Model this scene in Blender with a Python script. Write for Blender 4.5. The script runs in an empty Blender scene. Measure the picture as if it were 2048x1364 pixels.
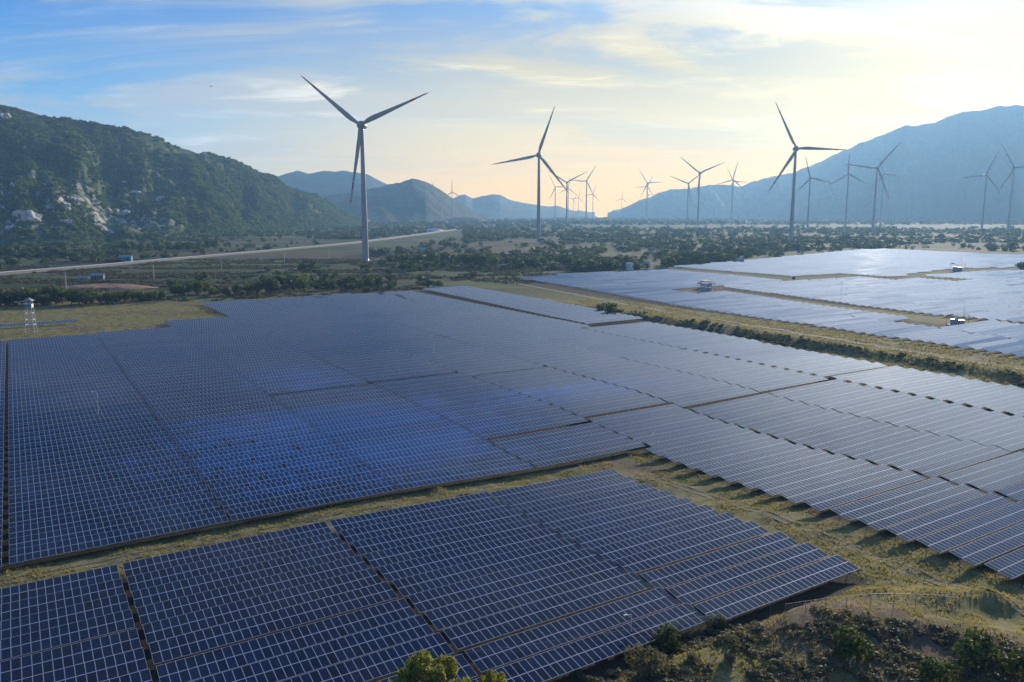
import bpy, math, random
import numpy as np
from mathutils import Vector, Matrix, Euler

S = bpy.context.scene
COL = S.collection
R = math.radians
CAMZ = 52.0
PITCH = R(9.16)

# ------------------------------------------------------------------ camera
cam_d = bpy.data.cameras.new('camera')
cam_d.lens = 28.0; cam_d.sensor_width = 36.0; cam_d.sensor_fit = 'HORIZONTAL'
cam_d.clip_start = 0.5; cam_d.clip_end = 60000
cam = bpy.data.objects.new('camera', cam_d); COL.objects.link(cam)
cam.location = (0, 0, CAMZ); cam.rotation_euler = (R(90) - PITCH, 0, 0)
S.camera = cam

# ------------------------------------------------------------------ light
SUN_AZ, SUN_EL = 29.0, 14.5
sdir = Vector((math.sin(R(SUN_AZ)) * math.cos(R(SUN_EL)), math.cos(R(SUN_AZ)) * math.cos(R(SUN_EL)), math.sin(R(SUN_EL))))
sun_d = bpy.data.lights.new('sun', 'SUN'); sun_d.energy = 5.0; sun_d.angle = R(1.0); sun_d.color = (1.0, 0.88, 0.71)
sun = bpy.data.objects.new('sun', sun_d); COL.objects.link(sun)
sun.rotation_euler = sdir.to_track_quat('Z', 'Y').to_euler(); sun.location = (400, 700, 300)

world = bpy.data.worlds.new('World'); S.world = world; world.use_nodes = True
def build_world():
    nt = world.node_tree; N = nt.nodes; L = nt.links; N.clear()
    def node(t, **k):
        n = N.new(t)
        for a, b in k.items(): setattr(n, a, b)
        return n
    def math_(op, a, b=None, c=None):
        n = node('ShaderNodeMath', operation=op)
        for i, v in enumerate((a, b, c)):
            if v is None: continue
            if isinstance(v, (int, float)): n.inputs[i].default_value = v
            else: L.new(v, n.inputs[i])
        return n.outputs[0]
    def mixc(f, a, b, bt='MIX'):
        n = node('ShaderNodeMix', data_type='RGBA', blend_type=bt, clamp_factor=True)
        for s, v in ((n.inputs[0], f), (n.inputs[6], a), (n.inputs[7], b)):
            if isinstance(v, (int, float)): s.default_value = v
            elif isinstance(v, tuple): s.default_value = (*v, 1)
            else: L.new(v, s)
        return n.outputs[2]
    def ss(x, lo, hi):
        n = node('ShaderNodeMapRange', interpolation_type='SMOOTHSTEP')
        L.new(x, n.inputs[0]); n.inputs[1].default_value = lo; n.inputs[2].default_value = hi
        return n.outputs[0]
    tc = node('ShaderNodeTexCoord')
    sky = node('ShaderNodeTexSky', sky_type='NISHITA'); sky.sun_disc = False
    sky.sun_elevation = R(SUN_EL); sky.sun_rotation = R(SUN_AZ)
    sky.air_density = 1.0; sky.dust_density = 1.6; sky.ozone_density = 2.2; sky.altitude = 50
    nrm = node('ShaderNodeVectorMath', operation='NORMALIZE'); L.new(tc.outputs['Generated'], nrm.inputs[0])
    sep = node('ShaderNodeSeparateXYZ'); L.new(nrm.outputs[0], sep.inputs[0])
    dz = math_('MAXIMUM', sep.outputs[2], 0.0)
    den = math_('ADD', dz, 0.10)
    px = math_('DIVIDE', sep.outputs[0], den); py = math_('DIVIDE', sep.outputs[1], den)
    cmb = node('ShaderNodeCombineXYZ'); L.new(px, cmb.inputs[0]); L.new(py, cmb.inputs[1])
    mp = node('ShaderNodeMapping'); L.new(cmb.outputs[0], mp.inputs[0])
    mp.inputs['Rotation'].default_value = (0, 0, R(28)); mp.inputs['Scale'].default_value = (0.55, 1.15, 1); mp.inputs['Location'].default_value = (3.1, 1.7, 0)
    nz = node('ShaderNodeTexNoise'); L.new(mp.outputs[0], nz.inputs['Vector'])
    nz.inputs['Scale'].default_value = 0.80; nz.inputs['Detail'].default_value = 9; nz.inputs['Roughness'].default_value = 0.56; nz.inputs['Distortion'].default_value = 0.9
    cl = ss(nz.outputs[0], 0.43, 0.58)
    nz2 = node('ShaderNodeTexNoise'); L.new(mp.outputs[0], nz2.inputs['Vector'])
    nz2.inputs['Scale'].default_value = 2.1; nz2.inputs['Detail'].default_value = 7; nz2.inputs['Roughness'].default_value = 0.62; nz2.inputs['Distortion'].default_value = 0.5
    wisps = ss(nz2.outputs[0], 0.48, 0.74)
    dot = node('ShaderNodeVectorMath', operation='DOT_PRODUCT'); L.new(nrm.outputs[0], dot.inputs[0]); dot.inputs[1].default_value = sdir
    c = math_('MAXIMUM', dot.outputs['Value'], 0.0)
    g1 = math_('POWER', c, 22.0); g2 = math_('POWER', c, 55.0)
    amount = math_('ADD', math_('MULTIPLY', cl, 0.84), math_('MULTIPLY', wisps, 0.28))
    amount = math_('ADD', amount, math_('MULTIPLY', g1, 0.30))      # thin cloud gathers towards the sun
    amount = math_('MULTIPLY', amount, ss(dz, 0.015, 0.13))
    amount = math_('MULTIPLY', amount, math_('SUBTRACT', 1.0, math_('MULTIPLY', ss(dz, 0.26, 0.6), 0.6)))
    amount = math_('MULTIPLY', amount, math_('ADD', math_('MULTIPLY', ss(c, 0.1, 0.85), 0.45), 0.55))
    amount = math_('MINIMUM', amount, 0.92)
    def grad(stops):
        r = node('ShaderNodeValToRGB'); e = r.color_ramp.elements
        while len(e) > 1: e.remove(e[-1])
        e[0].position = stops[0][0]; e[0].color = (*stops[0][1], 1)
        for p_, c_ in stops[1:]: q = e.new(p_); q.color = (*c_, 1)
        L.new(dz, r.inputs[0])
        v = node('ShaderNodeVectorMath', operation='SCALE'); L.new(r.outputs[0], v.inputs[0]); v.inputs['Scale'].default_value = 22.0
        return v.outputs[0]
    cool = grad([(0.0, (0.30, 0.24, 0.14)), (0.05, (0.17, 0.21, 0.19)), (0.13, (0.030, 0.125, 0.25)), (0.24, (0.0, 0.058, 0.22)), (0.6, (0.003, 0.034, 0.13)), (1.0, (0.003, 0.025, 0.10))])
    warm = grad([(0.0, (0.56, 0.26, 0.0)), (0.05, (0.50, 0.27, 0.0)), (0.10, (0.40, 0.25, 0.012)), (0.16, (0.19, 0.165, 0.10)), (0.25, (0.018, 0.085, 0.21)), (0.6, (0.003, 0.036, 0.14)), (1.0, (0.003, 0.025, 0.10))])
    base = mixc(ss(c, 0.50, 0.97), cool, warm)
    # the physical sky, its glare around the sun compressed, shades the whole dome
    den2 = node('ShaderNodeVectorMath', operation='MULTIPLY_ADD'); L.new(sky.outputs[0], den2.inputs[0]); den2.inputs[1].default_value = (0.12,) * 3; den2.inputs[2].default_value = (1, 1, 1)
    skyc = node('ShaderNodeVectorMath', operation='DIVIDE'); L.new(sky.outputs[0], skyc.inputs[0]); L.new(den2.outputs[0], skyc.inputs[1])
    base = mixc(0.10, base, skyc.outputs[0])
    ccol = mixc(ss(dz, 0.15, 0.33), mixc(ss(c, 0.60, 0.975), (5.8, 5.7, 5.5), (9.0, 6.6, 2.4)), mixc(ss(c, 0.80, 0.985), (4.2, 4.9, 5.8), (5.6, 6.2, 7.0)))
    shade = math_('ADD', math_('MULTIPLY', wisps, 0.55), 0.66)
    ccol2 = node('ShaderNodeVectorMath', operation='SCALE'); L.new(ccol, ccol2.inputs[0]); L.new(shade, ccol2.inputs['Scale'])
    col = mixc(amount, base, ccol2.outputs[0])
    glow = node('ShaderNodeVectorMath', operation='SCALE'); L.new(mixc(ss(dz, 0.16, 0.34), (8.0, 6.2, 2.2), (3.4, 3.6, 3.8)), glow.inputs[0]); L.new(math_('MULTIPLY', g2, math_('ADD', math_('MULTIPLY', cl, 0.75), 0.5)), glow.inputs['Scale'])
    add0 = node('ShaderNodeVectorMath', operation='ADD'); L.new(col, add0.inputs[0]); L.new(glow.outputs[0], add0.inputs[1])
    added_glow = node('ShaderNodeVectorMath', operation='SCALE'); added_glow.inputs[0].default_value = (5.4, 6.2, 7.5); L.new(math_('MULTIPLY', math_('POWER', c, 11.0), math_('MULTIPLY', ss(dz, 0.17, 0.36), math_('ADD', math_('MULTIPLY', cl, 0.6), 0.6))), added_glow.inputs['Scale'])  # sky glow added above the view to brighten the panel reflections
    add = node('ShaderNodeVectorMath', operation='ADD'); L.new(add0.outputs[0], add.inputs[0]); L.new(added_glow.outputs[0], add.inputs[1])
    bg = node('ShaderNodeBackground'); L.new(add.outputs[0], bg.inputs[0]); bg.inputs[1].default_value = 0.1
    out = node('ShaderNodeOutputWorld'); L.new(bg.outputs[0], out.inputs[0])
build_world()

vs = S.view_settings
vs.view_transform = 'Standard'; vs.look = 'None'; vs.gamma = 1.0; vs.use_curve_mapping = False; vs.exposure = 0.64
cy = S.cycles
cy.max_bounces = 6; cy.diffuse_bounces = 2; cy.glossy_bounces = 3; cy.transmission_bounces = 2; cy.volume_bounces = 1; cy.transparent_max_bounces = 6
cy.use_denoising = True
cy.caustics_reflective = False; cy.caustics_refractive = False

# ------------------------------------------------------------------ numeric helpers
def sstep(a, b, x):
    t = np.clip((np.asarray(x, float) - a) / (b - a), 0, 1); return t * t * (3 - 2 * t)
def _h(ix, iy, seed):
    h = (ix.astype(np.int64) * 374761393 + iy.astype(np.int64) * 668265263 + seed * 1442695041) & 0x7fffffff
    h = ((h ^ (h >> 13)) * 1274126177) & 0x7fffffff
    h = (h ^ (h >> 16)) & 0xffff
    return h / 65535.0
def vnoise(x, y, seed=0):
    x = np.asarray(x, float); y = np.asarray(y, float)
    ix = np.floor(x); iy = np.floor(y); fx = x - ix; fy = y - iy
    fx = fx * fx * (3 - 2 * fx); fy = fy * fy * (3 - 2 * fy)
    a = _h(ix, iy, seed); b = _h(ix + 1, iy, seed); c = _h(ix, iy + 1, seed); d = _h(ix + 1, iy + 1, seed)
    return (a * (1 - fx) + b * fx) * (1 - fy) + (c * (1 - fx) + d * fx) * fy
def fbm(x, y, oct=5, seed=0, gain=0.5):
    s = 0; a = 1; n = 0
    for i in range(oct):
        s = s + a * vnoise(x * 2 ** i + 17.3 * i, y * 2 ** i + 9.1 * i, seed + i); n += a; a *= gain
    return s / n
AZ = R(58)
UX, UY = math.sin(AZ), math.cos(AZ)
VX, VY = -math.cos(AZ), math.sin(AZ)
def to_uv(x, y): return x * UX + y * UY, x * VX + y * VY
def to_xy(u, v): return u * UX + v * VX, u * UY + v * VY
F_PX = 1593.0
def project(x, y, z):
    z = z - CAMZ
    dep = y * math.cos(PITCH) - z * math.sin(PITCH); up = y * math.sin(PITCH) + z * math.cos(PITCH)
    return 1024 + F_PX * x / dep, 682 - F_PX * up / dep
def ray(px, py):
    X = (px - 1024) / F_PX; Y = -(py - 682) / F_PX
    return np.array([X, math.cos(PITCH) + Y * math.sin(PITCH), -math.sin(PITCH) + Y * math.cos(PITCH)])

def z_base(x, y):
    """smooth ground, used for everything that stands on it"""
    x = np.asarray(x, float); y = np.asarray(y, float)
    u, v = to_uv(x, y)
    z = 8.0 * sstep(900, 2400, y)
    z = z - 1.5 * sstep(40, 100, u) * sstep(72, 116, v) * (1 - sstep(135, 175, v)) * (1 - sstep(150, 205, u))
    z = z + 0.22 * np.sin(u / 39.0 + 1) * np.sin(v / 31.0) * sstep(100, 200, v)
    # bank beside the block on the right and the corridor behind it
    z = z + 2.3 * np.exp(-((u - 267) / 6.0) ** 2) * sstep(90, 130, v) * (1 - sstep(330, 420, v))
    # scrub hill under the camera, lower right
    yc = 90 + 6 * np.sin(x / 16.0) - 0.006 * (x - 40) ** 2
    side = sstep(2, 24, x) * (1 - sstep(60, 64.5, v + 0.02 * (u - 60)) * (1 - sstep(101, 104, u)))
    z = z + side * 3.0 * np.exp(-((y - yc) / 9.0) ** 2) * (y > yc) + side * (3.0 - 0.06 * np.clip(yc - y, 0, 60)) * (y <= yc)
    z = z - (1 - side) * 0.0
    # spoil heaps near the fence
    for (hx, hy, r, a) in ((57, 99, 5.0, 2.2), (64, 100, 3.4, 2.0), (49, 101, 3.5, 1.0), (-45, 132.5, 1.7, 1.0), (-14, 146, 1.5, 0.8)):
        z = z + a * np.exp(-(((x - hx) / r) ** 2 + ((y - hy) / (r * 0.8)) ** 2))
    return z
BLK = []          # ground rectangles (u0,u1,v0,v1) carrying panels
def z_rough(x, y):
    u, v = to_uv(x, y)
    m = np.ones_like(np.asarray(x, float))
    for (u0, u1, v0, v1) in BLK:
        m = m * (1 - (sstep(u0 - 1, u0 + 2, u) * (1 - sstep(u1 - 2, u1 + 1, u)) * sstep(v0 - 1, v0 + 2, v) * (1 - sstep(v1 - 2, v1 + 1, v))))
    r = (fbm(x / 9.0, y / 9.0, 4, 3) - 0.5) * 1.0 + (fbm(x / 2.4, y / 2.4, 3, 8) - 0.5) * 0.45
    return r * m * (1 - sstep(250, 700, y)) - 0.02
def zg(x, y): return float(z_base(x, y))

def mesh_np(name, V, Fc, mats, smooth=False, mat_idx=None, attrs=None):
    V = np.asarray(V, np.float32); Fc = np.asarray(Fc, np.int32); k = Fc.shape[1]
    me = bpy.data.meshes.new(name)
    me.vertices.add(len(V)); me.vertices.foreach_set('co', V.ravel())
    me.loops.add(Fc.size); me.loops.foreach_set('vertex_index', Fc.ravel())
    me.polygons.add(len(Fc)); me.polygons.foreach_set('loop_start', np.arange(0, Fc.size, k, dtype=np.int32))
    me.polygons.foreach_set('loop_total', np.full(len(Fc), k, np.int32))
    if mat_idx is not None: me.polygons.foreach_set('material_index', np.asarray(mat_idx, np.int32))
    me.polygons.foreach_set('use_smooth', np.full(len(Fc), smooth, bool))
    for m in (mats if isinstance(mats, (list, tuple)) else [mats]): me.materials.append(m)
    if attrs:
        for an, av in attrs.items():
            a = me.attributes.new(an, 'FLOAT', 'POINT'); a.data.foreach_set('value', np.asarray(av, np.float32))
    me.update(calc_edges=True)
    return me
def put(name, me, parent=None, loc=(0, 0, 0), rot=(0, 0, 0), scale=None):
    o = bpy.data.objects.new(name, me); COL.objects.link(o); o.parent = parent
    o.location = loc; o.rotation_euler = rot
    if scale is not None: o.scale = scale if hasattr(scale, '__len__') else (scale,) * 3
    return o
def tag(o, label=None, cat=None, group=None, kind=None):
    if label: o['label'] = label
    if cat: o['category'] = cat
    if group: o['group'] = group
    if kind: o['kind'] = kind
    return o
def empty(name, loc, rot=(0, 0, 0), scale=1.0):
    o = bpy.data.objects.new(name, None); COL.objects.link(o); o.empty_display_size = 0.5
    o.location = loc; o.rotation_euler = rot; o.scale = (scale,) * 3
    return o
class MB:
    """collects boxes, bars, tubes and prisms into one mesh (quads and triangles)"""
    def __init__(s): s.v = []; s.f = []; s.m = []
    def poly(s, pts, faces, m=0):
        b = len(s.v); s.v += [tuple(p) for p in pts]
        for f in faces: s.f.append(tuple(i + b for i in f)); s.m.append(m)
    def box(s, c, d, m=0, rot=None):
        x, y, z = (q / 2 for q in d); P = []
        for i in (-1, 1):
            for j in (-1, 1):
                for k in (-1, 1):
                    p = Vector((i * x, j * y, k * z))
                    if rot is not None: p = rot @ p
                    P.append((p.x + c[0], p.y + c[1], p.z + c[2]))
        s.poly(P, [(0, 1, 3, 2), (4, 6, 7, 5), (0, 4, 5, 1), (2, 3, 7, 6), (0, 2, 6, 4), (1, 5, 7, 3)], m)
    def tube(s, a, b, r0, r1=None, n=8, m=0, cap=True):
        r1 = r0 if r1 is None else r1
        a = Vector(a); b = Vector(b); d = (b - a).normalized()
        t = d.orthogonal().normalized(); w = d.cross(t); P = []
        for q, r in ((a, r0), (b, r1)):
            for i in range(n):
                an = 2 * math.pi * i / n; P.append(q + t * (math.cos(an) * r) + w * (math.sin(an) * r))
        fs = [(i, (i + 1) % n, n + (i + 1) % n, n + i) for i in range(n)]
        if cap: fs += [tuple(range(n - 1, -1, -1)), tuple(range(n, 2 * n))]
        s.poly(P, fs, m)
    def mesh(s, name, mats, smooth=False):
        me = bpy.data.meshes.new(name); me.from_pydata(s.v, [], s.f)
        for m in (mats if isinstance(mats, (list, tuple)) else [mats]): me.materials.append(m)
        for p, mi in zip(me.polygons, s.m): p.material_index = mi; p.use_smooth = smooth
        me.update(); return me
_ORD = ['zeroth', 'first', 'second', 'third', 'fourth', 'fifth', 'sixth', 'seventh', 'eighth', 'ninth', 'tenth', 'eleventh', 'twelfth', 'thirteenth', 'fourteenth', 'fifteenth', 'sixteenth', 'seventeenth', 'eighteenth', 'nineteenth']
def ordinal(n):
    if n < 20: return _ORD[n]
    T = {2: 'twent', 3: 'thirt', 4: 'fort', 5: 'fift', 6: 'sixt', 7: 'sevent', 8: 'eight', 9: 'ninet'}[n // 10]
    return T + 'ieth' if n % 10 == 0 else T + 'y-' + _ORD[n % 10]

# ------------------------------------------------------------------ materials
def mat(name):
    m = bpy.data.materials.new(name); m.use_nodes = True
    return m, m.node_tree, m.node_tree.nodes['Principled BSDF']
def N_(nt, t, **k):
    n = nt.nodes.new(t)
    for a, b in k.items(): setattr(n, a, b)
    return n
def ramp(nt, fac, stops):
    r = N_(nt, 'ShaderNodeValToRGB'); e = r.color_ramp.elements
    while len(e) > 1: e.remove(e[-1])
    e[0].position = stops[0][0]; e[0].color = (*stops[0][1], 1)
    for p, c in stops[1:]: q = e.new(p); q.color = (*c, 1)
    nt.links.new(fac, r.inputs[0]); return r.outputs[0]
def noise(nt, scale, detail=4, rough=0.55, vec=None, dist=0.0):
    n = N_(nt, 'ShaderNodeTexNoise'); n.inputs['Scale'].default_value = scale; n.inputs['Detail'].default_value = detail
    n.inputs['Roughness'].default_value = rough; n.inputs['Distortion'].default_value = dist
    if vec is not None: nt.links.new(vec, n.inputs['Vector'])
    return n.outputs[0]
def mixn(nt, f, a, b, bt='MIX'):
    n = N_(nt, 'ShaderNodeMix', data_type='RGBA', blend_type=bt)
    for s, v in ((n.inputs[0], f), (n.inputs[6], a), (n.inputs[7], b)):
        if isinstance(v, (int, float)): s.default_value = v
        elif isinstance(v, tuple): s.default_value = (*v, 1)
        else: nt.links.new(v, s)
    return n.outputs[2]
def maprange(nt, x, a, b, c=0.0, d=1.0, smooth=True):
    n = N_(nt, 'ShaderNodeMapRange'); n.interpolation_type = 'SMOOTHSTEP' if smooth else 'LINEAR'
    nt.links.new(x, n.inputs[0]); n.inputs[1].default_value = a; n.inputs[2].default_value = b; n.inputs[3].default_value = c; n.inputs[4].default_value = d
    return n.outputs[0]
def bump(nt, h, strength, dist=0.2):
    b = N_(nt, 'ShaderNodeBump'); b.inputs['Strength'].default_value = strength; b.inputs['Distance'].default_value = dist
    nt.links.new(h, b.inputs['Height']); return b.outputs[0]
def wpos(nt):
    g = N_(nt, 'ShaderNodeNewGeometry'); return g.outputs['Position']

def plain_mat(name, col, rough=0.6, metal=0.0, var=0.15, scale=3.0, coord='Object', bumpy=0.0):
    m, nt, b = mat(name)
    tc = N_(nt, 'ShaderNodeTexCoord'); n = noise(nt, scale, 5, 0.6, tc.outputs[coord])
    lo = tuple(c * (1 - var) for c in col); hi = tuple(min(1, c * (1 + var)) for c in col)
    nt.links.new(ramp(nt, n, [(0.3, lo), (0.7, hi)]), b.inputs['Base Color'])
    b.inputs['Roughness'].default_value = rough; b.inputs['Metallic'].default_value = metal
    if bumpy: nt.links.new(bump(nt, n, bumpy, 0.3), b.inputs['Normal'])
    return m
def glass_mat(name, col, blue, r0=0.02, r1=0.045):
    m, nt, b = mat(name); L = nt.links
    p = wpos(nt); n1 = noise(nt, 0.045, 4, 0.6, p); n2 = noise(nt, 1.7, 3, 0.6, p); n4 = noise(nt, 0.11, 5, 0.65, p)
    oi = N_(nt, 'ShaderNodeObjectInfo')
    c = mixn(nt, maprange(nt, n1, 0.35, 0.7), tuple(q * 0.75 for q in col), tuple(q * 1.35 for q in col))
    if blue:      # bluer glass colour in soft oval areas of the middle block
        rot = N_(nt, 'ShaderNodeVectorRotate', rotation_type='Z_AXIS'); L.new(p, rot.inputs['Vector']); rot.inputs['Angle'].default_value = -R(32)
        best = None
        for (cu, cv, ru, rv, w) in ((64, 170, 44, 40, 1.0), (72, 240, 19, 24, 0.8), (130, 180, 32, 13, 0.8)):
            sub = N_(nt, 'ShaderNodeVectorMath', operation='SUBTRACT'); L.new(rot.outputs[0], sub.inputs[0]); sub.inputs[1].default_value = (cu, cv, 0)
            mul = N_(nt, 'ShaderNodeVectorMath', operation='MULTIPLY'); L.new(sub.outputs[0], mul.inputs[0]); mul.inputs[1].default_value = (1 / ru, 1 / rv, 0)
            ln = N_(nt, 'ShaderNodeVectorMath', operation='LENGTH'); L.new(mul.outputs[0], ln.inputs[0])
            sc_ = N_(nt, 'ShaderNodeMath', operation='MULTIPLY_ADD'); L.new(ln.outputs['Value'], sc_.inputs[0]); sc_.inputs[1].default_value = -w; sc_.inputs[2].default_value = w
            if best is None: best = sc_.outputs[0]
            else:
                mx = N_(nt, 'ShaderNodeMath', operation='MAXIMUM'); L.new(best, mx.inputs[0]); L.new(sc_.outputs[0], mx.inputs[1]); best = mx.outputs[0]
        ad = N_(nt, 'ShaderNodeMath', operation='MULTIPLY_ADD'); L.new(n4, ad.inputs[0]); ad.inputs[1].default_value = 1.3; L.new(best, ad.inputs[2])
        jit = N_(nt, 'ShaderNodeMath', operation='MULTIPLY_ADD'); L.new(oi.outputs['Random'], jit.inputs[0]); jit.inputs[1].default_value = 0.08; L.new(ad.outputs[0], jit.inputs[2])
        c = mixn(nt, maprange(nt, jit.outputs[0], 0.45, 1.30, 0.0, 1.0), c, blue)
    c = mixn(nt, maprange(nt, n2, 0.4, 0.8, 0.0, 0.06), c, (0.08, 0.09, 0.11))
    rnd = N_(nt, 'ShaderNodeMath', operation='MULTIPLY_ADD'); L.new(oi.outputs['Random'], rnd.inputs[0]); rnd.inputs[1].default_value = 0.6; rnd.inputs[2].default_value = 0.7
    v = N_(nt, 'ShaderNodeVectorMath', operation='SCALE'); L.new(c, v.inputs[0]); L.new(rnd.outputs[0], v.inputs['Scale'])
    L.new(v.outputs[0], b.inputs['Base Color'])
    L.new(maprange(nt, n2, 0.2, 0.8, r0, r1), b.inputs['Roughness'])
    b.inputs['IOR'].default_value = 1.4
    return m
M = {}
M['frame'] = plain_mat('aluminium_frame', (0.40, 0.45, 0.56), 0.65, 0.0, 0.12, 2.0)
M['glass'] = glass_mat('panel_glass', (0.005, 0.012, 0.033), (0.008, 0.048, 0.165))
M['glass_dark'] = glass_mat('panel_glass_dark', (0.004, 0.007, 0.016), None)
M['glass_dusty'] = glass_mat('dusty_panel_glass', (0.020, 0.036, 0.070), None, 0.03, 0.055)
M['glass_dusty'].node_tree.nodes['Principled BSDF'].inputs['IOR'].default_value = 1.9
M['galv'] = plain_mat('galvanised_steel', (0.33, 0.34, 0.35), 0.5, 0.6, 0.2, 4.0)
M['paint_white'] = plain_mat('turbine_paint', (0.31, 0.31, 0.31), 0.42, 0.0, 0.06, 0.15)
M['paint_red'] = plain_mat('red_band_paint', (0.42, 0.03, 0.02), 0.45, 0.0, 0.1, 0.5)
M['paint_dark'] = plain_mat('dark_grey_paint', (0.10, 0.11, 0.12), 0.5, 0.0, 0.1, 1.0)
M['concrete'] = plain_mat('concrete', (0.42, 0.40, 0.37), 0.85, 0.0, 0.2, 1.2, bumpy=0.2)
M['wall_white'] = plain_mat('white_plaster', (0.66, 0.65, 0.62), 0.8, 0.0, 0.12, 1.5)
M['wall_tan'] = plain_mat('tan_plaster', (0.42, 0.36, 0.29), 0.85, 0.0, 0.2, 1.5)
M['roof_blue'] = plain_mat('blue_sheet_roof', (0.16, 0.36, 0.44), 0.75, 0.0, 0.15, 1.0)
M['roof_grey'] = plain_mat('grey_sheet_roof', (0.28, 0.31, 0.34), 0.75, 0.0, 0.2, 1.0)
M['cabinet_blue'] = plain_mat('blue_cabinet_paint', (0.34, 0.42, 0.48), 0.5, 0.0, 0.15, 2.0)
M['cabinet_grey'] = plain_mat('grey_cabinet_paint', (0.36, 0.38, 0.40), 0.5, 0.0, 0.15, 2.0)
M['teal'] = plain_mat('teal_sheet', (0.06, 0.25, 0.28), 0.5, 0.0, 0.2, 2.0)
M['pole'] = plain_mat('pale_concrete_pole', (0.62, 0.60, 0.56), 0.8, 0.0, 0.12, 3.0)
M['bark'] = plain_mat('bark', (0.10, 0.075, 0.05), 0.9, 0.0, 0.3, 6.0)
M['wire'] = plain_mat('fence_wire', (0.17, 0.17, 0.17), 0.6, 0.4, 0.2, 5.0)
M['window'] = plain_mat('dark_window_glass', (0.03, 0.035, 0.04), 0.2, 0.0, 0.2, 2.0)

def leaf_mat(name, dark, light, trans=0.35):
    m, nt, b = mat(name)
    at = N_(nt, 'ShaderNodeAttribute', attribute_name='tint'); oi = N_(nt, 'ShaderNodeObjectInfo')
    p = wpos(nt); n = noise(nt, 0.8, 3, 0.6, p)
    a = N_(nt, 'ShaderNodeMath', operation='ADD'); nt.links.new(at.outputs['Fac'], a.inputs[0]); nt.links.new(n, a.inputs[1])
    c = ramp(nt, maprange(nt, a.outputs[0], 0.45, 1.45, 0, 1, False), [(0.0, dark), (1.0, light)])
    nt.links.new(c, b.inputs['Base Color']); b.inputs['Roughness'].default_value = 0.7; b.inputs['Specular IOR Level'].default_value = 0.25
    tr = N_(nt, 'ShaderNodeBsdfTranslucent'); nt.links.new(mixn(nt, 1.0, c, (1.25, 1.2, 0.6), 'MULTIPLY'), tr.inputs[0])
    mx = N_(nt, 'ShaderNodeMixShader'); mx.inputs[0].default_value = trans
    nt.links.new(b.outputs[0], mx.inputs[1]); nt.links.new(tr.outputs[0], mx.inputs[2])
    nt.links.new(mx.outputs[0], nt.nodes['Material Output'].inputs[0])
    return m
M['leaf'] = leaf_mat('tree_leaves', (0.020, 0.040, 0.014), (0.085, 0.115, 0.036))
M['leaf_bright'] = leaf_mat('bright_tree_leaves', (0.045, 0.075, 0.020), (0.12, 0.15, 0.042), 0.4)
M['leaf_sunny'] = leaf_mat('yellow_green_leaves', (0.09, 0.12, 0.025), (0.27, 0.28, 0.07), 0.55)
M['leaf_grey'] = leaf_mat('grey_green_scrub', (0.050, 0.050, 0.028), (0.17, 0.155, 0.088), 0.3)
M['leaf_hill'] = leaf_mat('mountain_scrub_leaves', (0.010, 0.030, 0.009), (0.11, 0.16, 0.044), 0.4)
M['grass'] = leaf_mat('grass_blades', (0.13, 0.13, 0.048), (0.38, 0.32, 0.165), 0.5)

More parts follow.
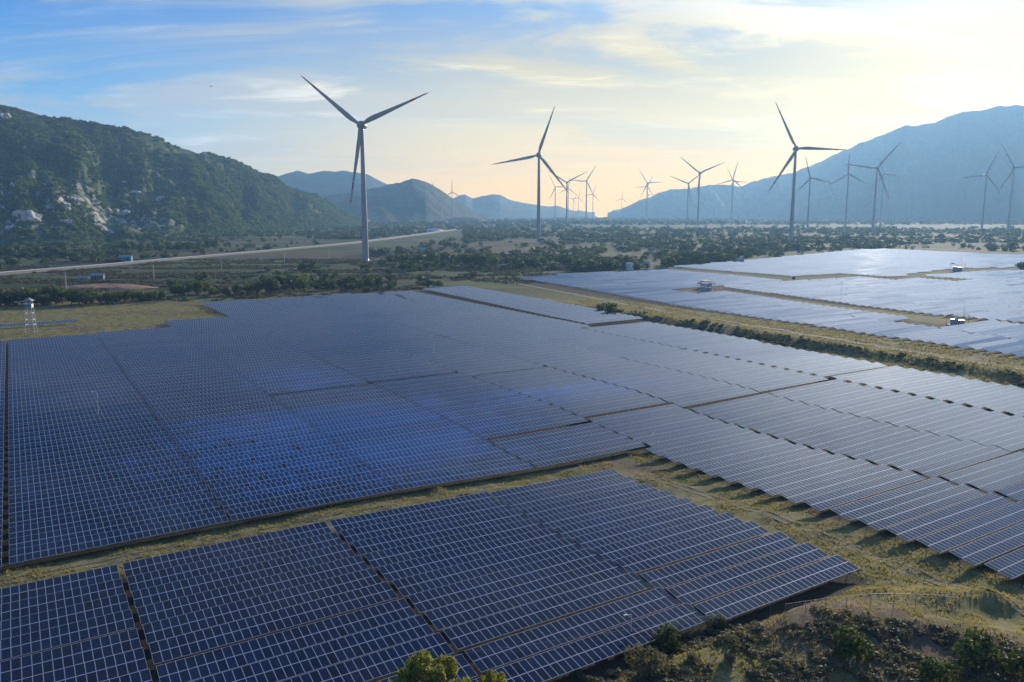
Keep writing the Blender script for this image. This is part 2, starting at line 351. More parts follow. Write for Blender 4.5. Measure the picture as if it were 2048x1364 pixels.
def ground_mat():
    m, nt, b = mat('ground_soil_and_grass'); p = wpos(nt); L = nt.links
    sep = N_(nt, 'ShaderNodeSeparateXYZ'); L.new(p, sep.inputs[0])
    n1 = noise(nt, 0.035, 5, 0.6, p, 0.4); n2 = noise(nt, 0.35, 5, 0.65, p, 0.3); n3 = noise(nt, 3.4, 5, 0.75, p)
    grass = ramp(nt, n2, [(0.28, (0.10, 0.11, 0.034)), (0.44, (0.20, 0.185, 0.068)), (0.58, (0.31, 0.265, 0.12)), (0.72, (0.37, 0.28, 0.165))])
    soil = ramp(nt, n2, [(0.30, (0.13, 0.085, 0.055)), (0.55, (0.22, 0.16, 0.11)), (0.75, (0.30, 0.25, 0.19))])
    near = mixn(nt, maprange(nt, n1, 0.50, 0.66), grass, soil)
    near = mixn(nt, maprange(nt, n3, 0.38, 0.66, 0.0, 0.85), near, mixn(nt, 1.0, near, (0.42, 0.48, 0.38), 'MULTIPLY'))
    # farmland: a patchwork of long fields
    mp = N_(nt, 'ShaderNodeMapping'); L.new(p, mp.inputs[0]); mp.inputs['Rotation'].default_value = (0, 0, R(-14)); mp.inputs['Scale'].default_value = (0.0075, 0.013, 0.01)
    vo = N_(nt, 'ShaderNodeTexVoronoi'); vo.inputs['Scale'].default_value = 1.0; vo.inputs['Randomness'].default_value = 0.85; L.new(mp.outputs[0], vo.inputs['Vector'])
    sc = N_(nt, 'ShaderNodeSeparateColor'); L.new(vo.outputs['Color'], sc.inputs[0])
    fld = ramp(nt, sc.outputs[0], [(0.0, (0.040, 0.060, 0.020)), (0.28, (0.065, 0.085, 0.030)), (0.45, (0.10, 0.085, 0.045)), (0.60, (0.12, 0.085, 0.055)), (0.74, (0.075, 0.11, 0.03)), (0.86, (0.13, 0.15, 0.04)), (1.0, (0.08, 0.065, 0.04))])
    fld.node.color_ramp.interpolation = 'CONSTANT'
    fld = mixn(nt, maprange(nt, n1, 0.35, 0.65, 0.0, 0.55), fld, (0.050, 0.062, 0.026))
    fld = mixn(nt, maprange(nt, n2, 0.35, 0.7, 0.0, 0.45), fld, (0.06, 0.055, 0.032))
    far = maprange(nt, sep.outputs[1], 430, 560)
    c = mixn(nt, far, near, fld)
    at = N_(nt, 'ShaderNodeAttribute', attribute_name='bare')      # shade under and between the panel rows, painted dark into the soil
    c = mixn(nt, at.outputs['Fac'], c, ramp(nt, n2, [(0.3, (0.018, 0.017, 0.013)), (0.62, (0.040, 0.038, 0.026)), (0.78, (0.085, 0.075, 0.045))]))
    L.new(c, b.inputs['Base Color']); b.inputs['Roughness'].default_value = 0.95; b.inputs['Specular IOR Level'].default_value = 0.1
    hh = N_(nt, 'ShaderNodeMath', operation='ADD'); L.new(n3, hh.inputs[0]); L.new(n2, hh.inputs[1])
    L.new(bump(nt, hh.outputs[0], 0.7, 0.5), b.inputs['Normal'])
    return m
M['ground'] = ground_mat()
def mountain_mat(name, cols, scale=0.012, rock=None):
    m, nt, b = mat(name); p = wpos(nt); L = nt.links
    n1 = noise(nt, scale, 7, 0.62, p, 0.3); n2 = noise(nt, scale * 7, 5, 0.65, p)
    c = ramp(nt, n1, [(0.32, cols[0]), (0.5, cols[1]), (0.68, cols[2])])
    c = mixn(nt, maprange(nt, n2, 0.35, 0.7, 0.0, 0.6), c, tuple(q * 0.5 for q in cols[0]))
    if rock:
        at = N_(nt, 'ShaderNodeAttribute', attribute_name='rock')
        mul = N_(nt, 'ShaderNodeMath', operation='MULTIPLY'); L.new(at.outputs['Fac'], mul.inputs[0]); L.new(maprange(nt, n2, 0.46, 0.60), mul.inputs[1])
        c = mixn(nt, mul.outputs[0], c, rock)
    L.new(c, b.inputs['Base Color']); b.inputs['Roughness'].default_value = 0.95; b.inputs['Specular IOR Level'].default_value = 0.1
    L.new(bump(nt, n2, 0.8, 6.0), b.inputs['Normal'])
    return m
M['mtn'] = mountain_mat('scrub_mountainside', ((0.030, 0.055, 0.018), (0.075, 0.105, 0.036), (0.14, 0.14, 0.065)), 0.010, (0.50, 0.45, 0.41))
M['mtn_far'] = mountain_mat('wooded_mountainside', ((0.020, 0.034, 0.018), (0.035, 0.050, 0.026), (0.06, 0.065, 0.04)), 0.006)
M['rock'] = plain_mat('granite', (0.52, 0.47, 0.43), 0.9, 0.0, 0.6, 2.2, bumpy=0.6)
M['road'] = plain_mat('pale_road_surface', (0.52, 0.48, 0.42), 0.9, 0.0, 0.12, 0.3)
M['dirt'] = plain_mat('dirt_track', (0.20, 0.17, 0.11), 0.95, 0.0, 0.3, 0.5, bumpy=0.4)
M['rut'] = plain_mat('rut_soil', (0.155, 0.135, 0.085), 0.95, 0.0, 0.4, 0.8, bumpy=0.4)
M['red_earth'] = plain_mat('red_earth', (0.30, 0.15, 0.085), 0.95, 0.0, 0.3, 0.3, bumpy=0.5)

# ------------------------------------------------------------------ solar field layout (u along a row, v away from the camera)
MW = 1.01; ML = 1.96; TILT = R(10); PITCH_V = 5.16
tables = []       # dict(u0,u1,v,block,row,column)
def column(block, cname, u0, u1, v0, v1, gaps=(), pitch=PITCH_V, uoff=None):
    v = v0; r = 1; gaps = sorted(gaps)
    while v < v1:
        d = uoff(v) if uoff else 0
        e = u1(v) if callable(u1) else u1 + d
        s = u0(v) if callable(u0) else u0 + d
        tables.append(dict(u0=s, n=int(round((e - s) / MW)), v=v, block=block, cname=cname, row=r)); r += 1
        nv = v + pitch
        for (gv, ge) in gaps:
            if v < gv <= nv: nv += ge
        v = nv
# front block
FB = 'foreground block'
column(FB, 'column left of the leftmost aisle', -21.2, 9.1, 66.6, 119, [(99.5, 0.5)])
column(FB, 'column between the two aisles', 9.8, 40.1, 66.2, 119, [(89, 0.5), (73, 0.45)])
column(FB, 'column right of the second aisle', 40.75, 71.05, 66.6, 119, [(72.5, 0.4)])
column(FB, 'column at its right-hand end', 71.3, 101.0, 65.6, 119, [(71, 0.25), (81, 0.6)])
# middle block
MBK = 'middle block'
column(MBK, 'column beyond its left-hand aisle', -34.4, -5.1, 132.6, 372, [])
for k in (1, 2): column(MBK, 'outer column %d' % k, -35.0 - 31.2 * k, -5.4 - 31.2 * k, 132.6, 372, [])
column(FB, 'outer column', -53.2, -22.6, 75, 118, [])
near_gap = lambda a, b, vv: (lambda v: a if v < vv else b)
column(MBK, 'first column from the left aisle', -4.2, 27.2, 132.9, 376, [(281, 1.2)])
column(MBK, 'second column from the left aisle', 27.5, 57.7, 132.6, 380, [])
column(MBK, 'third column from the left aisle', 58.05, 88.4, 132.6, 400, [(220, 3.0)])
column(MBK, 'fourth column from the left aisle', 88.8, 118.9, 132.4, 472, [(152, 1.4), (219, 3.0), (285, 1.4)])
MBR = 'middle block'
column(MBR, 'fifth column from the left aisle', near_gap(115.8, 119.25, 127), near_gap(148.4, 149.0, 170), 52.2, 474, [(82, 0.8), (152, 1.6), (212, 2.4), (286, 1.4)])
column(MBR, 'sixth column from the left aisle', 149.3, near_gap(179.2, 179.9, 146), 52.2, 476, [(82, 0.6), (150.6, 1.9), (289, 1.0), (364, 2.0)])
column(MBR, 'seventh column from the left aisle', 180.2, near_gap(211.8, 219.4, 281), 52.2, 474, [(81, 0.9), (150.6, 2.0), (211, 1.8), (368, 2.2)])
column(MBR, 'eighth column from the left aisle', 213.2, 247.6, 72.2, 210, [(150.6, 2.0)])
column(MBR, 'ninth column from the left aisle', 212.6, 249.5, 213, 280, [], uoff=lambda v: 0.0)
column(MBR, 'tenth column beyond the grassy gap', 223.4, 258.0, 292, 486, [], uoff=lambda v: (v - 292) * 0.05)
column(MBK, 'back-left column near the upper edge', 89.5, 119.0, 474.5, 477, [])
# small detached table by the watchtower
column('detached row', 'detached row beside the watchtower', -40.0, 24.0, 424, 428, [])
# blocks behind the corridor
ip = lambda xs, ys: (lambda v: float(np.interp(v, xs, ys)))
s1near = ip([142, 190, 324, 451, 526], [306, 307, 313, 331, 336])
dash = ip([159, 225, 278, 362, 445, 523], [342, 350, 356, 366, 374, 378])
RB = 'right-hand block'
column(RB, 'column nearest the grass corridor', s1near, lambda v: dash(v) - 1.2, 112, 526)
column(RB, 'second column from the grass corridor', dash, ip([225, 297, 361], [371, 379, 391]), 225.5, 364)
column(RB, 'second column from the grass corridor', dash, lambda v: 392.0, 120, 194)
for k in range(4):
    column(RB, 'far-left column', lambda v, k=k: dash(v) + 1 + 30.5 * k, lambda v, k=k: dash(v) + 31 + 30.5 * k, 401, 540 - k * 3)
s2 = ip([150, 187, 226, 280, 386], [403, 401, 396, 401, 417])
for k in range(7):
    column('far right-hand block', 'column %d' % k, lambda v, k=k: s2(v) + 31.3 * k, lambda v, k=k: s2(v) + 30.6 + 31.3 * k, 150 + max(0, k) * 9, 392 - (k > 4) * (k - 4) * 34)
for k in range(16):
    us = 537 + 31.3 * k
    lo = 430 if us < 574 else (386 if us < 600 else (392 + (us - 600) * 0.17 if us < 717 else 408 - (us - 717) * 0.2))
    hi = float(np.interp(us, [500, 644, 968, 1104], [556, 590, 681, 650]))
    column('farthest block', 'column', us, us + 30.5, lo, hi)
for k in range(8):
    us = 629 + 31.3 * k
    column('far right corner block', 'column', us, us + 30.5, 250, float(np.interp(us, [629, 718, 800], [370, 374, 345])))
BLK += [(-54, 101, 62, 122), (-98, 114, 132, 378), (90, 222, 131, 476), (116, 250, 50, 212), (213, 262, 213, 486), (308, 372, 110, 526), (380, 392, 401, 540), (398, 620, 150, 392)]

# ------------------------------------------------------------------ ground
def axis(parts):
    out = []
    for a, b, s in parts: out += list(np.arange(a, b, s))
    return np.array(out + [parts[-1][1]])
def build_ground():
    gx = np.concatenate([np.linspace(-6500, -900, 40)[:-1], axis([(-900, -150, 25), (-150, 330, 1.6), (330, 900, 25)])[:-1], np.linspace(900, 6500, 40)])
    gy = np.concatenate([np.linspace(-900, 40, 12)[:-1], axis([(40, 330, 1.6), (330, 700, 8), (700, 2600, 40)])[:-1], np.linspace(2600, 7300, 40)])
    X, Y = np.meshgrid(gx, gy, indexing='xy')
    Z = z_base(X, Y) + z_rough(X, Y)
    nx, ny = len(gx), len(gy)
    Vv = np.stack([X.ravel(), Y.ravel(), Z.ravel()], 1)
    i = np.arange(nx - 1)[None, :] + np.arange(ny - 1)[:, None] * nx
    Fc = np.stack([i, i + 1, i + nx + 1, i + nx], -1).reshape(-1, 4)
    U_, V_ = to_uv(X, Y); bare = np.zeros_like(X)  # mask of the shade painted on the soil of the panel blocks
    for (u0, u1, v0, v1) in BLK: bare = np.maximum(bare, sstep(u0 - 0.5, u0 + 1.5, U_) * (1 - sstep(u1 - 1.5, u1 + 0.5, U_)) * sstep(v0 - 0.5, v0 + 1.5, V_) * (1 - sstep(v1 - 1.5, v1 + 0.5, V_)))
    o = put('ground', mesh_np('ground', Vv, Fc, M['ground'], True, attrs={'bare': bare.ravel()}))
    tag(o, 'grassy and bare earth ground of the plain running to the horizon', 'ground', kind='structure')
build_ground()

def ribbon(name, pts, width, material, label, cat, lift=0.06, edge=0.0, rough=True, step=4.0, wob=0.0):
    P = [np.array(p, float) for p in pts]; out = []
    for a, b in zip(P[:-1], P[1:]):
        n = max(2, int(np.linalg.norm(b - a) / step))
        for k in range(n): out.append(a + (b - a) * k / n)
    out.append(P[-1]); out = np.array(out)
    for _ in range(6): out[1:-1] = (out[:-2] + 2 * out[1:-1] + out[2:]) / 4
    d = np.gradient(out, axis=0); d /= np.linalg.norm(d, axis=1)[:, None]; nrm = np.stack([-d[:, 1], d[:, 0]], 1)
    k = 5; Vv = []; 
    w = width * (1 + wob * (fbm(np.arange(len(out)) / 5.0, np.zeros(len(out)), 3, 5) - 0.5))
    for t in np.linspace(-0.5, 0.5, k):
        q = out + nrm * (w * t)[:, None]
        z = z_base(q[:, 0], q[:, 1]) + (z_rough(q[:, 0], q[:, 1]) if rough else 0) + lift
        if edge and abs(t) > 0.45: z = z - edge
        Vv.append(np.stack([q[:, 0], q[:, 1], z], 1))
    Vv = np.concatenate(Vv); n = len(out)
    Fc = [(a * n + j, (a + 1) * n + j, (a + 1) * n + j + 1, a * n + j + 1) for a in range(k - 1) for j in range(n - 1)]
    o = put(name, mesh_np(name, Vv, np.array(Fc)[:, ::-1], material, True))
    return tag(o, label, cat, kind='structure')
def embank(): 
    pts = [(-470, 600), (-434, 676), (-411, 750), (-367, 940), (-266, 1318), (-192, 1770), (-150, 2100)]
    P = np.array(pts, float)
    ribbon('road_embankment', pts, 17, M['dirt'], 'scrubby earth embankment carrying the pale road', 'embankment', 1.6, 1.7, False, 12)
    ribbon('road', pts, 8.5, M['road'], 'pale unpaved road running along the foot of the left mountain', 'road', 2.0, 0.25, False, 12)
embank()
ribbon('path', [to_xy(*q) for q in ((283, 100), (284, 160), (287, 220), (293, 320), (308, 440), (322, 540))], 2.6, M['dirt'], 'dirt track along the grass corridor between the solar blocks', 'path', 0.10, 0, True, 1.6, 0.5)
for k, (du, w) in enumerate(((-0.9, 0.55), (0.9, 0.55))):
    ribbon('wheel_rut', [to_xy(u + du, v) for u, v in ((109, 34), (108.5, 60), (109, 85), (109, 105), (108, 116))] + [to_xy(u + du * 0.5, v - du) for u, v in ((99, 124), (74, 127), (40, 128.3), (0, 128.6), (-40, 128.3))], w, M['rut'],
           ('left' if k == 0 else 'right') + '-hand wheel rut of the track around the foreground panels', 'wheel rut', 0.05, 0, True, 0.8, 1.6)
ribbon('path', [(-430, 600), (-330, 640), (-250, 690), (-180, 780)], 4, M['dirt'], 'narrow dirt track below the pale road', 'path', 0.25, 0, False, 8, 0.3)

# ------------------------------------------------------------------ mountains
def mountain(name, ridge, front, back, material, label, amp, seed, ns=220, nt_=70, foot_z=None, gully=7.0, prof=1.15, crag=0.0, rocks=None, smooth_ridge=0.0, ridge_noise=0.0):
    """ridge: (px, py, depth) as seen from the viewpoint, turned into a real ridge line with its own distance and height"""
    W = []
    for px, py, dep in ridge:
        r = ray(px, py); p = r * (dep / r[1]); W.append((p[0], p[1], p[2] + CAMZ))
    W = np.array(W); t = np.linspace(0, len(W) - 1, ns)
    rx, ry, rz = (np.interp(t, np.arange(len(W)), W[:, i]) for i in range(3))
    fw = np.interp(t, np.arange(len(W)), front)
    L = np.hypot(rx, ry); dx, dy = rx / L, ry / L
    S_ = np.cumsum(np.r_[0, np.hypot(np.diff(rx), np.diff(ry))])
    rz = rz + ridge_noise * (fbm(S_ / 60.0, S_ * 0 + seed, 4, seed) - 0.5)
    cols = []; rk = []
    for tt in np.linspace(0, 1.7, nt_):
        if tt <= 1:
            q = fw * (1 - tt); h = tt ** prof; env = 4 * tt * (1 - tt) + 0.06
        else:
            q = -back * (tt - 1) / 0.7; h = max(0.0, 1 - (tt - 1) / 0.7) ** 1.1; env = 0.05
        x = rx - dx * q; y = ry - dy * q
        zf = z_base(x, y) - 2
        gl = (fbm(S_ / (front[0] / gully) + 0.6 * tt, S_ * 0 + tt * 1.6, 5, seed) - 0.5)
        fine = (fbm(x / 55.0, y / 55.0, 4, seed + 9) - 0.5)
        z = zf + (rz - zf) * h + (amp * gl + amp * 0.42 * fine) * env * np.clip((rz - zf) / 380, 0.02, 1.0)
        cols.append(np.stack([x, y, z], 1)); rk.append(rocks(t / (len(W) - 1), tt) if rocks else t * 0)
    Vv = np.stack(cols, 0); n = ns
    i = np.arange(ns - 1)[None, :] + np.arange(nt_ - 1)[:, None] * n
    Fc = np.stack([i, i + 1, i + n + 1, i + n], -1).reshape(-1, 4)
    o = put(name, mesh_np(name, Vv.reshape(-1, 3), Fc, material, True, attrs={'rock': np.array(rk).ravel()}))
    tag(o, label, 'mountain', kind='structure')
    return Vv
rdL = [(-420, 150, 1900), (-250, 165, 1900), (-120, 190, 1930), (0, 207, 1950), (45, 217, 1960), (117, 233, 2000), (152, 237, 2020), (193, 248, 2050), (241, 257, 2080), (290, 271, 2120), (345, 288, 2180), (379, 300, 2220), (396, 307, 2240), (408, 301, 2250), (427, 307, 2270), (469, 321, 2330), (500, 338, 2400), (551, 357, 2500), (586, 377, 2600), (638, 395, 2720), (690, 424, 2850), (730, 437, 2950)]
frL = [900, 900, 880, 870, 870, 860, 850, 840, 820, 800, 760, 740, 720, 720, 700, 660, 620, 560, 500, 420, 330, 240]
def rockmask(s, t):
    r = np.exp(-((t - 0.28) / 0.16) ** 2) * np.clip(1 - (s - 0.14) * 1.6, 0, 1)
    return np.clip(r * 1.5, 0, 1) * 0.9
VL = mountain('mountain', rdL, frL, 900, M['mtn'], 'steep green mountain with pale boulders rising on the left', 200, 11, 340, 120, gully=10.0, prof=1.22, rocks=rockmask, ridge_noise=16)
mountain('mountain', [(430, 372, 5200), (500, 365, 5200), (545, 353, 5300), (565, 347, 5300), (600, 341, 5350), (615, 345, 5350), (650, 340, 5400), (700, 341, 5400), (735, 347, 5400), (765, 362, 5400), (800, 380, 5400), (850, 405, 5400), (900, 426, 5400)], [1100] * 13, 900, M['mtn_far'], 'rounded blue mountain behind the nearest turbine', 130, 23, 160, 50, gully=5, ridge_noise=20)
mountain('mountain', [(560, 410, 3700), (620, 392, 3750), (700, 385, 3800), (760, 372, 3850), (800, 362, 3900), (825, 356, 3900), (850, 362, 3920), (880, 378, 3950), (910, 400, 4000), (940, 417, 4050), (975, 430, 4100)], [750, 760, 780, 800, 820, 820, 800, 700, 560, 380, 200], 700, M['mtn_far'], 'dark blue peaked hill in front of the rounded blue mountain', 100, 31, 150, 60, gully=5, ridge_noise=18)
mountain('mountain', [(860, 412, 6300), (915, 393, 6300), (930, 388, 6300), (945, 396, 6300), (985, 389, 6350), (1000, 390, 6350), (1025, 402, 6400), (1075, 410, 6400), (1120, 413, 6400), (1150, 421, 6400), (1190, 424, 6400)], [900] * 11, 600, M['mtn_far'], 'low pale blue hills on the horizon at the middle of the view', 60, 41, 120, 40, gully=4, ridge_noise=14)
mountain('mountain', [(1215, 424, 6700), (1240, 418, 6700), (1265, 407, 6650), (1310, 388, 6600), (1340, 377, 6600), (1360, 379, 6550), (1400, 371, 6550), (1440, 367, 6550), (1480, 372, 6500), (1500, 362, 6500), (1540, 354, 6500), (1580, 345, 6400), (1620, 330, 6300), (1680, 302, 6200), (1740, 277, 6100), (1800, 253, 6000), (1830, 249, 5950), (1870, 240, 5900), (1930, 220, 5800), (1990, 210, 5750), (2048, 207, 5700), (2140, 210, 5600), (2300, 235, 5500), (2500, 290, 5400)], [500, 550, 650, 800, 900, 950, 1000, 1050, 1050, 1100, 1150, 1200, 1300, 1400, 1500, 1550, 1600, 1600, 1650, 1700, 1700, 1700, 1700, 1700], 1200, M['mtn_far'], 'huge hazy mountain slope rising on the right', 300, 53, 220, 60, gully=6, ridge_noise=24)

# ------------------------------------------------------------------ solar tables
def module_mesh(name, glass):
    w, l, t, f, e = 0.495, ML / 2, 0.035, 0.028, 0.042
    P = [(-w, -l, t), (w, -l, t), (w, l, t), (-w, l, t), (-w + f, -l + e, t), (w - f, -l + e, t), (w - f, l - e, t), (-w + f, l - e, t),
         (-w + f, -l + e, t - .006), (w - f, -l + e, t - .006), (w - f, l - e, t - .006), (-w + f, l - e, t - .006), (-w, -l, 0), (w, -l, 0), (w, l, 0), (-w, l, 0)]
    Fq = [(0, 1, 5, 4), (1, 2, 6, 5), (2, 3, 7, 6), (3, 0, 4, 7), (8, 9, 10, 11), (12, 13, 1, 0), (13, 14, 2, 1), (14, 15, 3, 2), (15, 12, 0, 3), (15, 14, 13, 12)]
    return np.array(P), np.array(Fq), np.array([0, 0, 0, 0, 1, 0, 0, 0, 0, 0])
MP, MF, MI = module_mesh('panel', None)
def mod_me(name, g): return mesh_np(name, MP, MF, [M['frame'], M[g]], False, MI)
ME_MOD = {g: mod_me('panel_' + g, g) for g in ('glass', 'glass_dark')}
ct, st_ = math.cos(TILT), math.sin(TILT)
def mod_local(i, j, n, tilt=TILT):
    s = (j - 0.5) * (ML + 0.02)
    return ((i - (n - 1) / 2) * MW, s * math.cos(tilt), 1.30 + s * math.sin(tilt))
TILT_R = R(18)      # the blocks beyond the corridor are set steeper
_arr = {}
def array_mesh(n, g):
    if (n, g) in _arr: return _arr[(n, g)]
    tl = TILT_R if g == 'glass_dusty' else TILT; c_, s_ = math.cos(tl), math.sin(tl)
    R0 = np.array([[1, 0, 0], [0, c_, -s_], [0, s_, c_]]); V0 = MP @ R0.T
    Vs = []; Fs = []; Is = []
    for i in range(n):
        for j in (0, 1):
            Fs.append(MF + 16 * len(Vs)); Vs.append(V0 + np.array(mod_local(i, j, n, tl))); Is.append(MI)
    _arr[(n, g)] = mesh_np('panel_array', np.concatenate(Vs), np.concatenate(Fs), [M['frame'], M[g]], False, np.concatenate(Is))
    return _arr[(n, g)]
_rack = {}
def rack_mesh(n, tilt=TILT):
    if (n, tilt) in _rack: return _rack[(n, tilt)]
    b = MB(); L = n * MW; ct, st_ = math.cos(tilt), math.sin(tilt)
    for s in (-1.45, -0.5, 0.5, 1.45):
        b.box((0, s * ct, 1.30 + s * st_ - 0.045), (L, 0.05, 0.08))
    k = max(2, int(L / 3.4))
    for q in range(k):
        x = -L / 2 + L * (q + 0.5) / k
        for s in (-1.2, 1.2): 
            h = 1.30 + s * st_ - 0.12
            b.tube((x, s * ct, -0.5), (x, s * ct, h), 0.05, n=6)
        b.box((x, 0, 1.30 - 0.125), (0.06, 3.5, 0.08), rot=Euler((tilt, 0, 0)).to_matrix())
    _rack[(n, tilt)] = b.mesh('rack', M['galv']); return _rack[(n, tilt)]

def visible(t):
    ok = 0
    for q in (0, 0.5, 1):
        x, y = to_xy(t['u0'] + t['n'] * MW * q, t['v'] + 1.9)
        if y < 30: continue
        px, py = project(x, y, zg(x, y) + 1.3)
        if -450 < px < 2500 and py < 1500: ok = max(ok, 1)
        if -10 < px < 2058 and py < 1385: ok = 2
    return ok
for t in tables: t['vis'] = visible(t)
tables = [t for t in tables if t['vis']]
for t in tables:
    u = t['u0'] + t['n'] * MW / 2; v = t['v'] + 1.94
    t['u'], t['vc'] = u, v
    t['x'], t['y'] = to_xy(u, v); t['d'] = math.hypot(t['x'], t['y'])
    t['z'] = zg(t['x'], t['y'])
    a = to_xy(u - t['n'] * MW / 2, v); b = to_xy(u + t['n'] * MW / 2, v)
    t['slope'] = math.atan2(zg(*b) - zg(*a), t['n'] * MW)
    t['z'] = (zg(*a) + zg(*b)) / 2
tables.sort(key=lambda t: t['d'] + (0 if t['vis'] == 2 else 1e5))
rngp = random.Random(4)
row_seen = {}
N_THINGS = 300; near_count = 0
ROTZ = R(32)
for idx, t in enumerate(tables[:N_THINGS]):
    key = (t['block'], t['cname']); row_seen[key] = row_seen.get(key, 0) + 1
    root = empty('solar_table', (t['x'], t['y'], t['z'] + rngp.uniform(-.03, .03)), (R(rngp.uniform(-.35, .35)), -t['slope'] + (rngp.gauss(0, .010) if t['block'] == RB else 0), ROTZ))
    root['label'] = '%s solar table from the front, %s, %s' % (ordinal(t['row']), t['cname'], t['block'])
    if t['block'] == 'detached row': root['label'] = 'short detached solar table standing alone beside the watchtower'
    root['category'] = 'solar table'; root['group'] = 'solar tables of the ' + t['block']
    n = t['n']
    px, py = project(t['x'], t['y'], 1.3); x2, y2 = t['x'] + UX * MW, t['y'] + UY * MW
    p2 = project(x2, y2, 1.3); wpx = math.hypot(p2[0] - px, p2[1] - py)
    if wpx >= 9.0 and t['d'] < 215:
        for i in range(n):
            for j in (0, 1):
                lx, ly, lz = mod_local(i, j, n)
                r = rngp.random(); g = 'glass_dark' if r < 0.035 else 'glass'
                put('panel', ME_MOD[g], root, (lx, ly, lz), (TILT + rngp.gauss(0, .003), rngp.gauss(0, .003), 0)); near_count += 1
    else:
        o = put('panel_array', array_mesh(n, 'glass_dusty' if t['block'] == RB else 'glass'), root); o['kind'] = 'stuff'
    put('rack', rack_mesh(n, TILT_R if t['block'] == RB else TILT), root)
# the rest of the field, beyond the largest three hundred
Vs, Fs, Is, off = [], [], [], 0
R0 = np.array([[1, 0, 0], [0, ct, -st_], [0, st_, ct]])
cr_, sr_ = math.cos(TILT_R), math.sin(TILT_R); R0R = np.array([[1, 0, 0], [0, cr_, -sr_], [0, sr_, cr_]])
def slab(n):
    w = n * MW / 2; l = ML + 0.01; P = []; Fq = []; I = []
    def add(x0, x1, y0, y1, z, m):
        b = len(P); P.extend([(x0, y0, z), (x1, y0, z), (x1, y1, z), (x0, y1, z)]); Fq.append((b, b + 1, b + 2, b + 3)); I.append(m)
    add(-w, w, -l, l, 0.0, 0)
    for i in range(n):
        for j in (0, 1):
            x0 = -w + i * MW + 0.05; y0 = -l + j * l + 0.06
            add(x0, x0 + MW - 0.10, y0, y0 + l - 0.12, 0.012, 1)
    b = len(P); P.extend([(-w, -l, -0.05), (w, -l, -0.05), (w, l, -0.05), (-w, l, -0.05)])
    Fq.extend([(b, b + 1, 1, 0), (b + 1, b + 2, 2, 1), (b + 2, b + 3, 3, 2), (b + 3, b, 0, 3), (b + 3, b + 2, b + 1, b)]); I.extend([0] * 5)
    k = max(2, n // 8)
    for q in range(k):
        x = -w + 2 * w * (q + .5) / k; b = len(P)
        P.extend([(x - .08, -.1, 0), (x + .08, -.1, 0), (x + .08, -.1, -1.6), (x - .08, -.1, -1.6)]); Fq.append((b, b + 1, b + 2, b + 3)); I.append(0)
    return np.array(P, float), np.array(Fq), np.array(I)
_sl = {}
cz, sz = math.cos(ROTZ), math.sin(ROTZ)
Rz = np.array([[cz, -sz, 0], [sz, cz, 0], [0, 0, 1]])
for t in tables[N_THINGS:]:
    n = t['n']
    if n < 2: continue
    if n not in _sl: _sl[n] = slab(n)
    P, Fq, I = _sl[n]
    a = -t['slope'] + (rngp.gauss(0, .010) if t['u'] > 290 else 0); Ry = np.array([[math.cos(a), 0, math.sin(a)], [0, 1, 0], [-math.sin(a), 0, math.cos(a)]])
    jx = rngp.gauss(0, .006); Rx = np.array([[1, 0, 0], [0, math.cos(jx), -math.sin(jx)], [0, math.sin(jx), math.cos(jx)]])
    R1 = R0R if t['u'] > 290 else R0; Q = (P @ R1.T + np.array([0, 0, 1.3])) @ (Rz @ Ry @ Rx).T + np.array([t['x'], t['y'], t['z']])
    Vs.append(Q); Fs.append(Fq + off); Is.append(I * (2 if t['u'] > 290 else 1)); off += len(Q)
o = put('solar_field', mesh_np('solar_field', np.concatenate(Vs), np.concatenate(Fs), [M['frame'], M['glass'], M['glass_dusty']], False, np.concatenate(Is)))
tag(o, 'far rows of solar tables covering the ground out to the trees', 'solar field', kind='stuff')
print('TABLES', len(tables), 'modules', near_count, 'far quads', off)

# ------------------------------------------------------------------ wind turbines
def blade_mesh():
    n = 26; L = 84.0; Vv = []; k = 10
    for i in range(n):
        t = i / (n - 1); z = 1.2 + t * (L - 1.2)
        chord = np.interp(t, [0, .04, .12, .2, .4, .7, .92, 1], [3.2, 3.3, 4.9, 5.4, 4.2, 2.5, 1.4, 0.15])
        thick = np.interp(t, [0, .05, .15, .3, .6, 1], [3.0, 2.7, 1.5, 0.9, 0.45, 0.06])
        tw = R(np.interp(t, [0, .15, .4, 1], [22, 18, 7, -1])); pre = -2.6 * t ** 2
        for q in range(k):
            a = 2 * math.pi * q / k; x = math.cos(a) * chord / 2 - chord * 0.18 * min(1, t * 8); y = math.sin(a) * thick / 2 * (0.65 + 0.35 * math.cos(a))
            Vv.append((x * math.cos(tw) - y * math.sin(tw), x * math.sin(tw) + y * math.cos(tw) + pre, z))
    Fq = []; I = []
    for i in range(n - 1):
        t = (i + 0.5) / (n - 1)
        red = 1 if (t > 0.90 or 0.72 < t < 0.82) else 0
        for q in range(k): Fq.append((i * k + q, i * k + (q + 1) % k, (i + 1) * k + (q + 1) % k, (i + 1) * k + q)); I.append(red)
    return mesh_np('blade', Vv, np.array(Fq), [M['paint_white'], M['paint_red']], True, I)
ME_BLADE = blade_mesh()
def lathe(name, prof, n, material, axis='z', smooth=True):
    Vv = []; Fq = []
    for r, h in prof:
        for i in range(n):
            a = 2 * math.pi * i / n
            Vv.append((r * math.cos(a), r * math.sin(a), h) if axis == 'z' else (r * math.cos(a), h, r * math.sin(a)))
    m = len(prof)
    for j in range(m - 1):
        for i in range(n): Fq.append((j * n + i, j * n + (i + 1) % n, (j + 1) * n + (i + 1) % n, (j + 1) * n + i))
    return mesh_np(name, Vv, np.array(Fq), material, smooth)
HUB = 141.0
ME_TOWER = lathe('tower', [(3.6, -3), (3.6, 0)] + [(3.6 - 1.75 * (k / 40) , 139.0 * k / 40) for k in range(41)] + [(0.05, 139.0)], 28, M['paint_white'])
